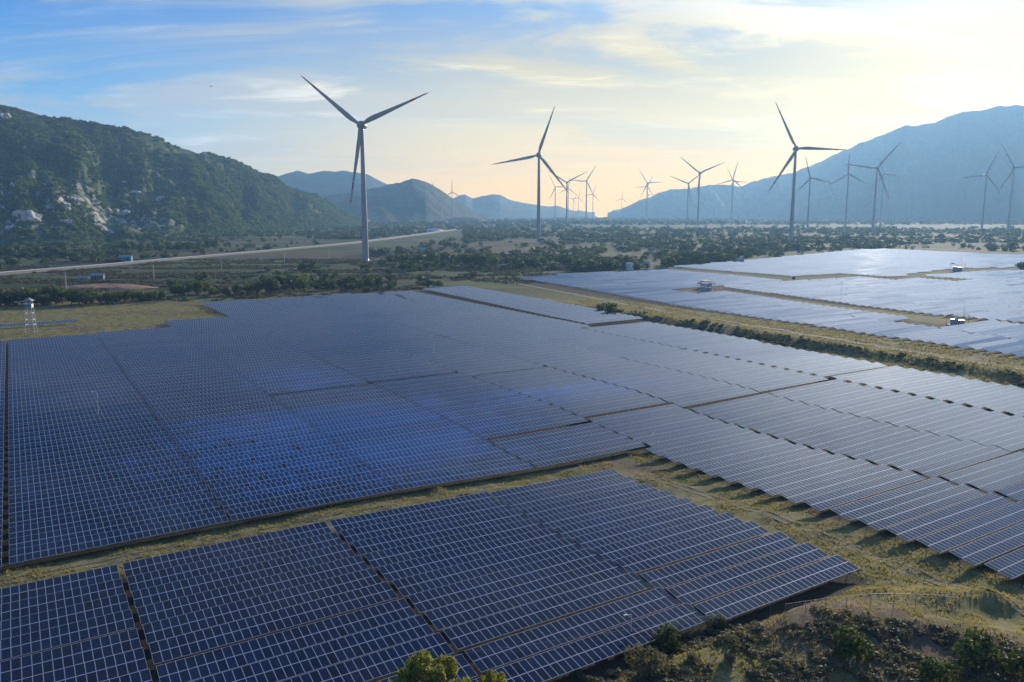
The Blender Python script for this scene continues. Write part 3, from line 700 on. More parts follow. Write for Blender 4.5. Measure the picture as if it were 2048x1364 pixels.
ME_FLANGE = lathe('flange', [(3.0, 0), (3.12, 0), (3.12, 0.35), (3.0, 0.35)], 28, M['paint_dark'])
ME_PAD = lathe('foundation', [(0.05, 0.5), (6.5, 0.5), (9.5, 0.15), (9.6, -1.5)], 24, M['concrete'])
ME_HUB = lathe('spinner', [(0.05, -5.4), (1.0, -5.2), (1.9, -4.5), (2.5, -3.3), (2.7, -2.0), (2.7, -0.6), (0.05, -0.6)], 20, M['paint_white'], 'y')
ME_GEN = lathe('generator_ring', [(0.05, -0.7), (4.3, -0.7), (4.6, -0.3), (4.6, 0.8), (4.2, 1.2), (0.05, 1.2)], 28, M['paint_white'], 'y')
ME_NAC = lathe('nacelle', [(3.0, 1.15), (3.25, 2.0), (3.2, 5.0), (2.8, 8.5), (1.8, 10.8), (0.05, 11.6)], 20, M['paint_white'], 'y')
bm = MB()
for s in (-1, 1): bm.tube((s * 1.4, 4.0, 2.6), (s * 1.4, 4.0, 5.0), 0.10, n=6)
for s in (-2.2, 2.2): bm.tube((s, 1.5, 2.4), (s, 1.5, 4.2), 0.08, n=6)
bm.box((0, 1.5, 4.1), (4.4, 0.12, 0.12)); bm.box((0, 4.0, 4.9), (2.9, 0.1, 0.1))
ME_MAST = bm.mesh('sensor_rail', M['paint_dark'])
bm = MB(); bm.box((0, -3.55, 2.2), (1.2, 0.3, 2.4)); ME_DOOR = bm.mesh('door', M['paint_dark'])
TUR = [  # hub px, hub py, blade px, first blade angle clockwise from up, max distance, label
 (721, 250, 158, -51, 9e9, 'nearest and largest wind turbine with red bands on its blade tips'),
 (1077, 310, 99, 20, 9e9, 'second largest left-centre wind turbine with one blade pointing steeply up'),
 (1593, 297, 101, -28, 9e9, 'large right-hand wind turbine with one blade level to the right'),
 (1755, 336, 65, 38, 1900, 'wind turbine before the hazy mountain, right of the large right-hand one'),
 (2029, 335, 54, -31, 1900, 'wind turbine cut by the right edge of the picture'),
 (1973, 349, 48, 23, 1900, 'wind turbine second from the right edge of the picture'),
 (1400, 346, 53, -53, 9e9, 'taller of two close wind turbines left of the large right-hand one'),
 (1377, 367, 42, -68, 9e9, 'shorter of two close wind turbines, overlapped by its taller right neighbour'),
 (1134, 365, 46, -58, 9e9, 'Y-shaped wind turbine just right of the second largest one'),
 (1621, 356, 46, -16, 1900, 'wind turbine close behind the right of the large right-hand one'),
 (1697, 348, 43, 0, 1900, 'wind turbine with a blade straight up against the hazy mountain'),
 (1768, 348, 38, -20, 2700, 'smaller wind turbine close behind the one before the hazy mountain'),
 (1466, 359, 38, 13, 4300, 'front one of two wind turbines standing nearly in line, right of centre'),
 (1467, 363, 30, -25, 4700, 'rear one of two wind turbines standing nearly in line, right of centre'),
 (1295, 366, 32, -34, 4300, 'front one of the wind turbine pair in line at the foot of the right mountain'),
 (1295, 373, 26, 27, 4800, 'rear one of the wind turbine pair in line at the foot of the right mountain'),
 (1298, 389, 15, -30, 5200, 'smallest wind turbine low behind the pair at the right mountain foot'),
 (1111, 374, 29, -31, 4600, 'small wind turbine directly right of the second largest tower'),
 (1173, 362, 37, 33, 9e9, 'wind turbine right of the Y-shaped one against the orange sky'),
 (1137, 377, 25, 7, 4900, 'small wind turbine almost hidden behind the Y-shaped one'),
 (1186, 388, 21, 20, 5000, 'small low wind turbine at the right of the central cluster'),
 (1147, 398, 14, 42, 5200, 'tiny left wind turbine of two in the middle of the central cluster'),
 (1157, 395, 17, 16, 5100, 'tiny right wind turbine of two in the middle of the central cluster'),
 (1244, 397, 17, 9, 5100, 'lone tiny wind turbine on the open orange horizon'),
 (904, 384, 26, 0, 3400, 'small wind turbine at the right end of the dark blue hill'),
 (853, 383, 26, 44, 3300, 'faint wind turbine standing against the dark blue hill'),
 (1885, 370, 17, 12, 5200, 'very faint wind turbine low on the hazy mountain, left of a higher faint one'),
 (1909, 362, 15, 80, 5200, 'very faint wind turbine, highest on the hazy mountain'),
 (1790, 372, 15, 25, 5200, 'very faint wind turbine right of the faint one before the mountain'),
 (1668, 383, 14, 5, 5200, 'very faint wind turbine low between two towers on the hazy slope'),
 (1415, 385, 15, -35, 5200, 'very faint wind turbine right of the two close turbines'),
]
YAW = [-24, -14, 18, 10, 20, -18, 16, 8, 5, 12, -14, 18, 10, -15, 12, -10, 8, 20, -12, 14, -8, 20, 12, 5, 16, -20, 10, 18, -14, 9, 13]
for (hx, hy, rp, ang, dmax, lab), yaw in zip(TUR, YAW):
    dep = 84.0 * F_PX / rp * 0.99; r = ray(hx, hy); sc = 1.0
    if dep > dmax: sc = dmax / dep; dep = dmax
    p = r * dep; zh = p[2] + CAMZ
    # direction away from the viewpoint, rotor turned a little out of the view line
    face = -math.atan2(p[0], p[1]) + R(yaw)
    d = Vector((-math.sin(face), math.cos(face), 0))
    bx, by = p[0] + d.x * 3.2 * sc, p[1] + d.y * 3.2 * sc
    zb = zg(bx, by)
    root = empty('wind_turbine', (bx, by, zb), (0, 0, face)); tag(root, lab, 'wind turbine', 'wind turbines across the plain')
    tz = (zh - zb) / HUB
    def part(nm, me, loc=(0, 0, 0), rot=(0, 0, 0), scl=sc): return put(nm, me, root, loc, rot, scl)
    tw = part('tower', ME_TOWER, scl=(sc, sc, tz)); hz = zh - zb
    if rp > 40:
        for k in (0.26, 0.58):
            f = put('flange', ME_FLANGE, tw, (0, 0, 139 * k)); f.scale = ((3.6 - 1.75 * k) / 3.08, (3.6 - 1.75 * k) / 3.08, 1)
        put('door', ME_DOOR, tw)
    part('foundation', ME_PAD)
    nc = part('nacelle', ME_NAC, (0, 0, hz))
    part('generator_ring', ME_GEN, (0, -2.2 * sc, hz), scl=sc)
    if rp > 40: put('sensor_rail', ME_MAST, nc)
    part('spinner', ME_HUB, (0, -2.2 * sc, hz))
    for k in range(3):
        part('blade', ME_BLADE, (0, -4.6 * sc, hz), (0, R(ang + 120 * k), 0))

# ------------------------------------------------------------------ vegetation
def leaf_blob(n, lobes, size, seed, up=0.25):
    """n leaf-clump quads spread through the lobes' shells: (verts, quads, tint)"""
    rg = np.random.default_rng(seed)
    lob = np.array(lobes, float); wt = lob[:, 3] * lob[:, 4]; k = rg.choice(len(lob), n, p=wt / wt.sum())
    d = rg.normal(size=(n, 3)); d /= np.linalg.norm(d, axis=1)[:, None]
    rad = rg.uniform(0.62, 1.05, n) ** 0.6
    c = lob[k, :3] + d * rad[:, None] * np.stack([lob[k, 3], lob[k, 3], lob[k, 4]], 1)
    nr = d + rg.normal(size=(n, 3)) * 0.7 + np.array([0, 0, up]); nr /= np.linalg.norm(nr, axis=1)[:, None]
    a = np.cross(nr, rg.normal(size=(n, 3))); a /= np.linalg.norm(a, axis=1)[:, None]; b = np.cross(nr, a)
    s = size * rg.uniform(0.6, 1.35, n)[:, None]; s2 = s * rg.uniform(0.5, 0.9, n)[:, None]
    Vv = np.stack([c - a * s, c - b * s2, c + a * s, c + b * s2], 1).reshape(-1, 3)
    Fq = np.arange(n * 4).reshape(-1, 4)
    tint = np.repeat(np.clip(0.35 + 0.45 * (c[:, 2] - c[:, 2].min()) / max(1e-3, np.ptp(c[:, 2])) * 0 + rg.uniform(0, 0.75, n), 0, 1), 4)
    return Vv, Fq, tint
def lobes_for(rg, kind):
    L = []
    if kind == 'tree':
        for _ in range(7):
            a = rg.uniform(0, 6.28); q = rg.uniform(0.1, 0.62)
            L.append((math.cos(a) * q, math.sin(a) * q, rg.uniform(0.34, 1.42), rg.uniform(0.30, 0.50), rg.uniform(0.24, 0.42)))
        L.append((0, 0, 0.95, 0.62, 0.62))
    elif kind == 'ragged':
        for k in range(60):
            a = rg.uniform(0, 6.28); q = 0.56 * math.sqrt(rg.uniform(0, 1)); top = 2.24 - 1.1 * q * q + rg.uniform(-.13, .05)
            L.append((math.cos(a) * q, math.sin(a) * q, top if k < 40 else rg.uniform(0.9, 1.9), rg.uniform(0.06, 0.13), rg.uniform(0.07, 0.15)))
    elif kind == 'tall':
        for k in range(7):
            h = 0.6 + k * 0.24; a = rg.uniform(0, 6.28); q = rg.uniform(0.05, 0.32)
            L.append((math.cos(a) * q, math.sin(a) * q, h, rg.uniform(0.22, 0.4) * (1.15 - k * 0.08), rg.uniform(0.2, 0.32)))
    else:
        for _ in range(5):
            a = rg.uniform(0, 6.28); q = rg.uniform(0.1, 0.55)
            L.append((math.cos(a) * q, math.sin(a) * q, rg.uniform(0.2, 0.5), rg.uniform(0.3, 0.5), rg.uniform(0.22, 0.4)))
    return L
prng = random.Random(12)
def crown_me(name, n, kind, size, seed, material):
    V_, F_, T_ = leaf_blob(n, lobes_for(random.Random(seed), kind), size, seed)
    return mesh_np(name, V_, F_, material, False, attrs={'tint': T_})
def trunk_me(name, seed, h=1.0, r=0.07):
    b = MB(); rg = random.Random(seed)
    b.tube((0, 0, -0.1), (0.03, 0.02, h * 0.55), r, r * 0.7, 7); b.tube((0.03, 0.02, h * 0.53), (0, 0.03, h * 1.05), r * 0.7, r * 0.3, 7)
    for k in range(5):
        a = 6.28 * k / 5 + rg.uniform(-.4, .4); z0 = h * rg.uniform(0.35, 0.6)
        b.tube((0.02, 0.02, z0), (math.cos(a) * 0.45, math.sin(a) * 0.45, z0 + h * rg.uniform(0.25, 0.5)), r * 0.42, r * 0.12, 5)
    return b.mesh(name, M['bark'])
ME_TR = [trunk_me('trunk', k) for k in range(3)]
ME_CR = [crown_me('crown', 420, 'tree', 0.13, 50 + k, M['leaf']) for k in range(5)] + [crown_me('crown', 420, 'tree', 0.13, 60 + k, M['leaf_bright']) for k in range(2)]
def tree(x, y, h, label, group, cr=None, name='tree', wide=1.0, cat='tree'):
    z = zg(x, y); s = h / 1.75
    root = empty(name, (x, y, z), (0, 0, prng.uniform(0, 6.28))); tag(root, label, cat, group)
    put('trunk', prng.choice(ME_TR), root, (0, 0, 0), (0, 0, 0), (s, s, s))
    put('crown', ME_CR[cr if cr is not None else prng.randrange(5)], root, (0, 0, 0), (0, 0, prng.uniform(0, 6)), (s * wide, s * wide, s))
    return root
def at_px(px, py):
    r = ray(px, py); z = 0.0
    for _ in range(6):
        t = (z - CAMZ) / r[2]; z = zg(r[0] * t, r[1] * t)
    return r[0] * t, r[1] * t
# belts of trees one can tell apart: (px range, base py at both ends, count, height range, text)
BELTS = [
 ((-20, 190, 612, 607), 15, (8, 11.5), 'dark bushy tree behind the watchtower, %s from the left in its row', 0, 'trees behind the watchtower'),
 ((195, 330, 606, 600), 10, (5, 8), 'low dark tree right of the watchtower row, %s from the left', 0, 'low trees right of the watchtower'),
 ((340, 480, 592, 588), 9, (5, 10), 'tree %s from the left in the row along the left panels\' upper edge', 0, 'trees along the upper panel edge'),
 ((490, 800, 584, 578), 18, (5, 11), 'tree %s from the left in the row below the ploughed field', 0, 'trees below the ploughed field'),
 ((775, 960, 528, 530), 14, (9, 15), 'tree %s from the left in the belt right of the nearest turbine base', 0, 'trees right of the nearest turbine'),
 ((965, 1250, 532, 530), 20, (9, 16), 'tree %s from the left in the belt behind the blue far panels', 0, 'trees behind the far panels'),
 ((1320, 1500, 532, 518), 13, (9, 16), 'tree %s from the left in the belt right of the lattice pylon', 0, 'trees right of the pylon'),
 ((0, 130, 512, 508), 9, (10, 16), 'tree %s from the left in the dark grove above the pale road', 0, 'trees above the pale road'),
 ((240, 440, 505, 498), 11, (10, 15), 'tree %s from the left in the thicket at the mountain foot above the road', 0, 'trees at the mountain foot'),
]
for (x0, x1, y0, y1), n, (h0, h1), text, _, grp in BELTS:
    for k in range(n):
        f = (k + prng.uniform(0.2, 0.8)) / n
        X, Y = at_px(x0 + (x1 - x0) * f, y0 + (y1 - y0) * f + prng.uniform(-3, 4))
        tree(X, Y, prng.uniform(h0, h1), text % ordinal(k + 1), grp, None if prng.random() < .85 else 5, wide=prng.uniform(0.9, 1.35))
for px, py, h, lab in ((1217, 622, 7, 'small upright tree on the bank at the near end of the grass corridor'), (1200, 618, 4.5, 'round bush beside the upright tree on the corridor bank'),
                       (2042, 541, 9, 'dark round bush among the farthest panels at the right edge'), (1588, 560, 3.2, 'low round bush where the far panel blocks meet'),
                       (945, 557, 7, 'tree by the small hut behind the middle panel block'), (735, 588, 6, 'bushy tree at the upper edge of the panels, near the nearest turbine'),
                       (388, 582, 9, 'bright green tree standing forward of the left tree row'), (600, 577, 11, 'broad pale green tree above the middle panels')):
    X, Y = at_px(px, py); tree(X, Y, h, lab, None, 5 if 'green' in lab else None, wide=1.2)

def big_tree(name, x, y, h, wide, n, size, seed, material, label, kind='tall', cat='tree'):
    z = zg(x, y); V_, F_, T_ = leaf_blob(n, lobes_for(random.Random(seed), kind), size, seed, 0.5)
    root = empty(name, (x, y, z)); tag(root, label, cat)
    s = h / (2.35 if kind in ('tall', 'ragged') else 1.75)
    put('trunk', trunk_me('trunk', seed, 1.6, 0.05), root, (0, 0, 0), (0, 0, 0), (s * wide, s * wide, s))
    put('crown', mesh_np('crown', V_, F_, material, False, attrs={'tint': T_}), root, (0, 0, 0), (0, 0, 0), (s * wide, s * wide, s))
big_tree('tree', -7.4, 64.0, 13.9, 1.0, 11000, 0.026, 91, M['leaf_sunny'], 'sunlit yellow-green tree top at the bottom edge before the panels', 'ragged')
big_tree('tree', -1.6, 65.0, 11.9, 0.6, 7000, 0.028, 92, M['leaf_sunny'], 'smaller yellow-green tree top right of the sunlit one at the bottom edge', 'ragged')
big_tree('tree', -4.6, 64.5, 11.6, 0.6, 4000, 0.030, 93, M['leaf_sunny'], 'low leafy tree tip between the two yellow-green trees', 'ragged')

def scatter(name, protos, pos, rot, scl, material, label, cat, tint=None, kind='stuff'):
    Vs, Fs, Ts, off = [], [], [], 0
    ch = np.random.default_rng(7).integers(0, len(protos), len(pos))
    for k, (V_, F_, T_) in enumerate(protos):
        I = np.where(ch == k)[0]
        if not len(I): continue
        c, s = np.cos(rot[I]), np.sin(rot[I]); sc = scl[I]
        x = (V_[None, :, 0] * c[:, None] - V_[None, :, 1] * s[:, None]) * sc[:, 0:1] + pos[I, 0:1]
        y = (V_[None, :, 0] * s[:, None] + V_[None, :, 1] * c[:, None]) * sc[:, 0:1] + pos[I, 1:2]
        z = V_[None, :, 2] * sc[:, 1:2] + pos[I, 2:3]
        Vs.append(np.stack([x, y, z], -1).reshape(-1, 3))
        Fs.append((F_[None] + (np.arange(len(I)) * len(V_))[:, None, None] + off).reshape(-1, F_.shape[1])); off += len(I) * len(V_)
        tt = T_[None, :] * 0.6 + (tint[I][:, None] if tint is not None else 0.2); Ts.append(tt.ravel())
    me = mesh_np(name, np.concatenate(Vs), np.concatenate(Fs), material, False, attrs={'tint': np.concatenate(Ts)})
    return tag(put(name, me), label, cat, kind=kind)
rg = np.random.default_rng(3)
PB = [leaf_blob(46, lobes_for(random.Random(100 + k), 'bush'), 0.30, 100 + k, 0.5) for k in range(5)]
PT = [leaf_blob(44, lobes_for(random.Random(120 + k), 'tree'), 0.32, 120 + k, 0.4) for k in range(5)]
# scrub over the left mountain
def mountain_scrub():
    nt_, ns = VL.shape[:2]; n = 18500
    a = rg.uniform(0.0, (nt_ - 2) * 0.62, n * 2); b = rg.uniform(0, ns - 2, n * 2)
    i = a.astype(int); j = b.astype(int); fa = (a - i)[:, None]; fb = (b - j)[:, None]
    P = (VL[i, j] * (1 - fa) + VL[i + 1, j] * fa) * (1 - fb) + (VL[i, j + 1] * (1 - fa) + VL[i + 1, j + 1] * fa) * fb
    dn = fbm(P[:, 0] / 130, P[:, 1] / 130, 4, 61)
    keep = np.where(dn + rg.uniform(-.16, .16, len(P)) > 0.46)[0][:n]; P = P[keep]
    s = rg.uniform(3.5, 8.5, len(P)); s = s * (0.8 + 0.5 * dn[keep])
    scatter('mountain_scrub', PB, P - np.array([0, 0, 0.8]), rg.uniform(0, 6.28, len(P)), np.stack([s, s * rg.uniform(0.9, 1.4, len(P))], 1), M['leaf_hill'],
            'dark green scrub and small trees covering the left mountainside', 'scrub', rg.uniform(0, 0.4, len(P)))
mountain_scrub()
# hedges, groves and woods over the plain
def woodland():
    n = 60000; y = 560 * (4200 / 560) ** rg.uniform(0, 1, n); x = y * rg.uniform(-0.72, 0.72, n)
    d = 0.5 * fbm(x / 260, y / 90, 4, 71) + 0.5 * fbm(x / 70, y / 60, 3, 72)
    hedge = fbm(x / 900, y / 34, 2, 73)
    u, v = to_uv(x, y)
    dens = np.where((d > 0.555) | (hedge > 0.68), 1.0, 0.06)
    left = (x < 0.06 * y) & (y < 1500); dens = np.where(left, np.where(d > 0.60, 0.8, 0.04), dens)
    dens *= np.where((x > 0.06 * y) & (d < 0.56) & (hedge < 0.66) & (y < 1800), 0.35, 1)
    dens *= np.where((y > 2250) & (y < 2900) & (x > 200), 0.04, 1)
    dens *= np.where((x > -260) & (x < 60) & (y > 640) & (y < 900), 0.12, 1)
    inpan = ((u > 255) & (v > 385) & (v < np.interp(u, [300, 500, 644, 968, 1104], [545, 566, 602, 694, 662])) & (u < 1150)) | ((v < 490) & (u > -50))
    rx = np.interp(y, [600, 676, 750, 940, 1318, 1770, 2100], [-470, -434, -411, -367, -266, -192, -150]); dens *= np.where((np.abs(x - rx) < 24) & (y < 2100), 0, 1)
    q = x / y; yr = np.interp(q, [-.78, -.642, -.548, -.39, -.2, -.108, -.07], [560, 676, 750, 940, 1318, 1770, 2100])
    dens *= np.where((q < -0.06) & (y > yr * 0.72 - 30) & (y < yr + 20), 0.0, 1)
    k = np.where((rg.uniform(0, 1, n) < dens) & ~inpan & ~((x < -480) & (y < 640)))[0][:10500]
    x, y = x[k], y[k]; z = z_base(x, y) - 0.4
    s = rg.uniform(1.6, 5.2, len(x)) * (0.55 + 1.2 * fbm(x / 40, y / 40, 2, 79))
    scatter('woodland', PT, np.stack([x, y, z], 1), rg.uniform(0, 6.28, len(x)), np.stack([s * rg.uniform(1.0, 1.9, len(x)), s * rg.uniform(0.6, 1.1, len(x))], 1), M['leaf'], 'groves, hedges and woods of the plain merging into one dark green mass', 'woodland', rg.uniform(0, 0.4, len(x)))
    n = 5200; y = rg.uniform(2900, 6500, n); x = y * rg.uniform(-0.30, 0.66, n)
    k = np.where(fbm(x / 500, y / 160, 3, 77) > 0.47)[0]; x, y = x[k], y[k]; s = rg.uniform(5, 10, len(x))
    scatter('woodland', [leaf_blob(22, lobes_for(random.Random(140 + q), 'tree'), 0.45, 140 + q) for q in range(3)], np.stack([x, y, z_base(x, y) - .5], 1), rg.uniform(0, 6.28, len(x)), np.stack([s * 1.5, s], 1), M['leaf'],
            'distant wooded band at the foot of the hazy mountains', 'woodland', rg.uniform(0, 0.4, len(x)))
woodland()
# scrub by the field edges, on banks and on the hill
def patch_scrub(name, n, xs, ys, cond, smin, smax, material, label, cat='scrub', protos=PB, flat=0.85):
    x = rg.uniform(*xs, n); y = rg.uniform(*ys, n); k = np.where(cond(x, y))[0]; x, y = x[k], y[k]
    z = z_base(x, y) + z_rough(x, y) - 0.05; s = rg.uniform(smin, smax, len(x)) * rg.uniform(0.6, 1.2, len(x))
    return scatter(name, protos, np.stack([x, y, z], 1), rg.uniform(0, 6.28, len(x)), np.stack([s, s * flat], 1), material, label, cat, rg.uniform(0, 0.5, len(x)))
def bank(x, y):
    u, v = to_uv(x, y); w = 4 + 3 * fbm(u / 9, v / 9, 3, 4)
    return (np.abs(u - 262.5 - 1.5 * np.sin(v / 20)) < w * 0.8) & (v > 95) & (v < 335) & (fbm(x / 5, y / 5, 3, 6) > 0.44)
patch_scrub('bank_scrub', 16000, (40, 230), (180, 480), bank, 0.5, 1.3, M['leaf'], 'dark low scrub on the bank beside the grass corridor')
patch_scrub('field_scrub', 30000, (-480, 120), (470, 900), lambda x, y: (fbm(x / 60, y / 26, 4, 81) > 0.52) & (to_uv(x, y)[1] > 495) & (np.abs(x - np.interp(y, [600, 676, 750, 940], [-470, -434, -411, -367])) > 15), 0.9, 2.4, M['leaf_grey'], 'low scrub scattered over the rough fields below the road')
patch_scrub('hill_scrub', 16000, (3, 85), (48, 112), lambda x, y: (y < 88 + 6 * np.sin(x / 16.0) - 0.006 * (x - 40) ** 2 + 1) & (fbm(x / 4, y / 4, 3, 91) > 0.45) & (x > 5 + (y - 60) * 0.1), 0.35, 1.0, M['leaf_grey'], 'dense grey-green scrub covering the hill at lower right',
            protos=[leaf_blob(70, lobes_for(random.Random(160 + q), 'bush'), 0.19, 160 + q, 0.6) for q in range(5)])
# grass tufts where the low sun catches the open strips
def tuft(seed):
    r_ = random.Random(seed); V_ = []; F_ = []
    for k in range(7):
        a = r_.uniform(0, 6.28); q = r_.uniform(0, 0.35); bx, by = math.cos(a) * q, math.sin(a) * q; t = r_.uniform(0, 3.14); w = 0.10; h = r_.uniform(0.6, 1.1); l = r_.uniform(-.35, .35)
        b = len(V_); V_ += [(bx - math.cos(t) * w, by - math.sin(t) * w, 0), (bx + math.cos(t) * w, by + math.sin(t) * w, 0), (bx + l + math.cos(t) * .03, by + l * .5 + math.sin(t) * .03, h), (bx + l - math.cos(t) * .03, by + l * .5 - math.sin(t) * .03, h)]
        F_.append((b, b + 1, b + 2, b + 3))
    return np.array(V_), np.array(F_), np.array([0.2, 0.2, 0.7, 0.7] * 7)
TU = [tuft(k) for k in range(5)]
def free(x, y):
    u, v = to_uv(x, y); m = np.ones(len(x), bool)
    for (u0, u1, v0, v1) in BLK: m &= ~((u > u0 + 1.2) & (u < u1 - 1.2) & (v > v0 + 1.2) & (v < v1 - 1.2))
    m &= ~((np.abs(u - 288) < 2.5) & (v < 300))
    return m
patch_scrub('grass', 170000, (-90, 110), (70, 190), lambda x, y: free(x, y) & (fbm(x / 6, y / 6, 3, 95) > 0.36) & (to_uv(x, y)[0] < 118), 0.14, 0.38, M['grass'], 'dry and green grass on the strips around the foreground panels', 'grass', TU, 1.0)
patch_scrub('grass', 110000, (20, 260), (180, 480), lambda x, y: free(x, y) & (to_uv(x, y)[0] > 252) & (to_uv(x, y)[0] < 306) & (fbm(x / 9, y / 9, 3, 96) > 0.42), 0.3, 0.75, M['grass'], 'sunlit grass in the corridor between the solar blocks', 'grass', TU, 0.9)
patch_scrub('grass', 26000, (-330, -40), (300, 560), lambda x, y: free(x, y) & (to_uv(x, y)[1] > 380) & (fbm(x / 12, y / 12, 3, 97) > 0.46), 0.3, 0.8, M['grass'], 'dry grass on the open ground around the watchtower', 'grass', TU, 0.8)

# shrubs one can tell apart on the hill
ME_SH = [crown_me('shrub_crown', 700, 'bush', 0.075, 200 + k, M['leaf_grey']) for k in range(4)] + [crown_me('shrub_crown', 700, 'bush', 0.075, 210 + k, M['leaf']) for k in range(2)]
def shrub(px, py, s, lab, k):
    X, Y = at_px(px, py); root = empty('shrub', (X, Y, zg(X, Y)), (0, 0, prng.uniform(0, 6))); tag(root, lab, 'shrub', 'shrubs on the lower right hill')
    put('stem', ME_TR[k % 3], root, (0, 0, -0.05), (0, 0, 0), (s * .6, s * .6, s * .45)); put('foliage', ME_SH[k], root, (0, 0, 0.1 * s), (0, 0, 0), (s, s, s * 1.25))
shrub(1382, 1320, 0.95, 'small pale leafy shrub standing alone in the dark hollow, left of its twin', 0)
shrub(1460, 1325, 1.05, 'small pale leafy shrub standing alone in the dark hollow, right of its twin', 1)
shrub(1470, 1300, 1.6, 'wider grey-green shrub just behind the twin pale shrubs', 2)
shrub(1715, 1318, 3.2, 'large dark green shrub in the middle of the scrub hill', 4)
shrub(1945, 1330, 3.4, 'large bright green shrub near the lower right corner', 5)
shrub(2030, 1350, 3.0, 'large green shrub cut by the lower right corner', 4)
shrub(1880, 1362, 2.4, 'green shrub at the bottom edge left of the corner shrubs', 5)
shrub(1325, 1290, 2.6, 'dark leafy shrub at the front edge of the panels, beside the lamp post', 4)
shrub(1430, 1255, 1.5, 'low green bush touching the right front panel edge', 5)
shrub(1295, 1350, 3.0, 'bushy olive shrub at the bottom edge below the lamp post', 3)

# ------------------------------------------------------------------ rocks on the left mountain
def rock_me(seed, n=3):
    rg_ = np.random.default_rng(seed)
    import bmesh
    bmx = bmesh.new(); bmesh.ops.create_icosphere(bmx, subdivisions=n, radius=1.0)
    for v in bmx.verts:
        p = v.co; k = 0.35 + 1.25 * abs(float(fbm(p.x * 1.7 + seed * 3.1, p.y * 1.7 + p.z * 2.3 + seed, 5, seed, 0.62)) - 0.15)
        v.co = Vector((p.x * k * 1.15, p.y * k, p.z * k * 0.8))
    me = bpy.data.meshes.new('rock'); bmx.to_mesh(me); bmx.free(); me.materials.append(M['rock']); return me
RK = [rock_me(k) for k in range(6)]
def mtn_point(px, py):
    """nearest surface point of the left mountain along this sight line"""
    Q = VL.reshape(-1, 3); zz = Q[:, 2] - CAMZ; dep = Q[:, 1] * math.cos(PITCH) - zz * math.sin(PITCH); up = Q[:, 1] * math.sin(PITCH) + zz * math.cos(PITCH)
    e = np.hypot(1024 + F_PX * Q[:, 0] / dep - px, 682 - F_PX * up / dep - py); e[VL.shape[1] * int(VL.shape[0] * 0.58):] += 1e3
    return Q[int(np.argmin(e))]
ROCKS = [(60, 432, 34, 'broad pale outcrop low on the left end of the mountain'), (78, 418, 24, 'darker rounded outcrop just above the broad pale one'), (128, 410, 26, 'bright-faced outcrop right of the broad pale one'), (146, 400, 22, 'rounded outcrop topping the bright-faced one'),
 (92, 370, 22, 'grey boulder cluster higher up the left slope'), (75, 377, 16, 'small grey boulder beside the higher cluster'), (232, 428, 30, 'long grey outcrop low on the slope left of centre'), (255, 424, 14, 'bright small rock at the end of the long grey outcrop'), (265, 385, 24, 'smooth pale slab on the middle slope'), (318, 395, 19, 'smooth domed slab right of the pale slab'),
 (247, 364, 9, 'small bright boulder above the pale slab'), (370, 408, 12, 'upright boulder pair right of the slabs'), (417, 424, 6, 'single small bright boulder on the right slope'), (186, 350, 9, 'small pale boulder high above the outcrops'), (32, 325, 6, 'single white boulder high on the left slope'), (402, 473, 9, 'upright pale rock at the mountain foot'),
 (382, 480, 14, 'low pale rocks left of the upright foot rock'), (440, 445, 12, 'pale rocks low on the slope right of the slabs'), (8, 235, 36, 'steep bare cliff at the top left edge'), (412, 308, 16, 'rock crag on the skyline'), (535, 430, 15, 'reddish cut rock face at the right foot of the mountain'), (590, 432, 16, 'second reddish cut face at the right foot'), (135, 445, 18, 'grey low boulders under the bright-faced outcrop'), (30, 455, 16, 'grey boulders at the lower left edge of the mountain')]
for k, (px, py, s, lab) in enumerate(ROCKS):
    p = mtn_point(px, py); root = empty('rock_outcrop', (p[0], p[1], p[2] - 0.25 * s * 0.4)); tag(root, lab, 'rock', 'rocks on the left mountain')
    rr = random.Random(k)
    for q in range(4 if s > 10 else 2):
        f = (1.0, 0.7, 0.55, 0.45)[q]; a = rr.uniform(0, 6.28); d = 0 if q == 0 else s * 0.55
        put('rock', RK[(k + q) % 6], root, (math.cos(a) * d, math.sin(a) * d * .6, (rr.uniform(-.1, .25) * s if q else 0)), (rr.uniform(-.4, .4), rr.uniform(-.4, .4), rr.uniform(0, 6.28)), (s * .55 * f, s * .5 * f, s * .5 * f))

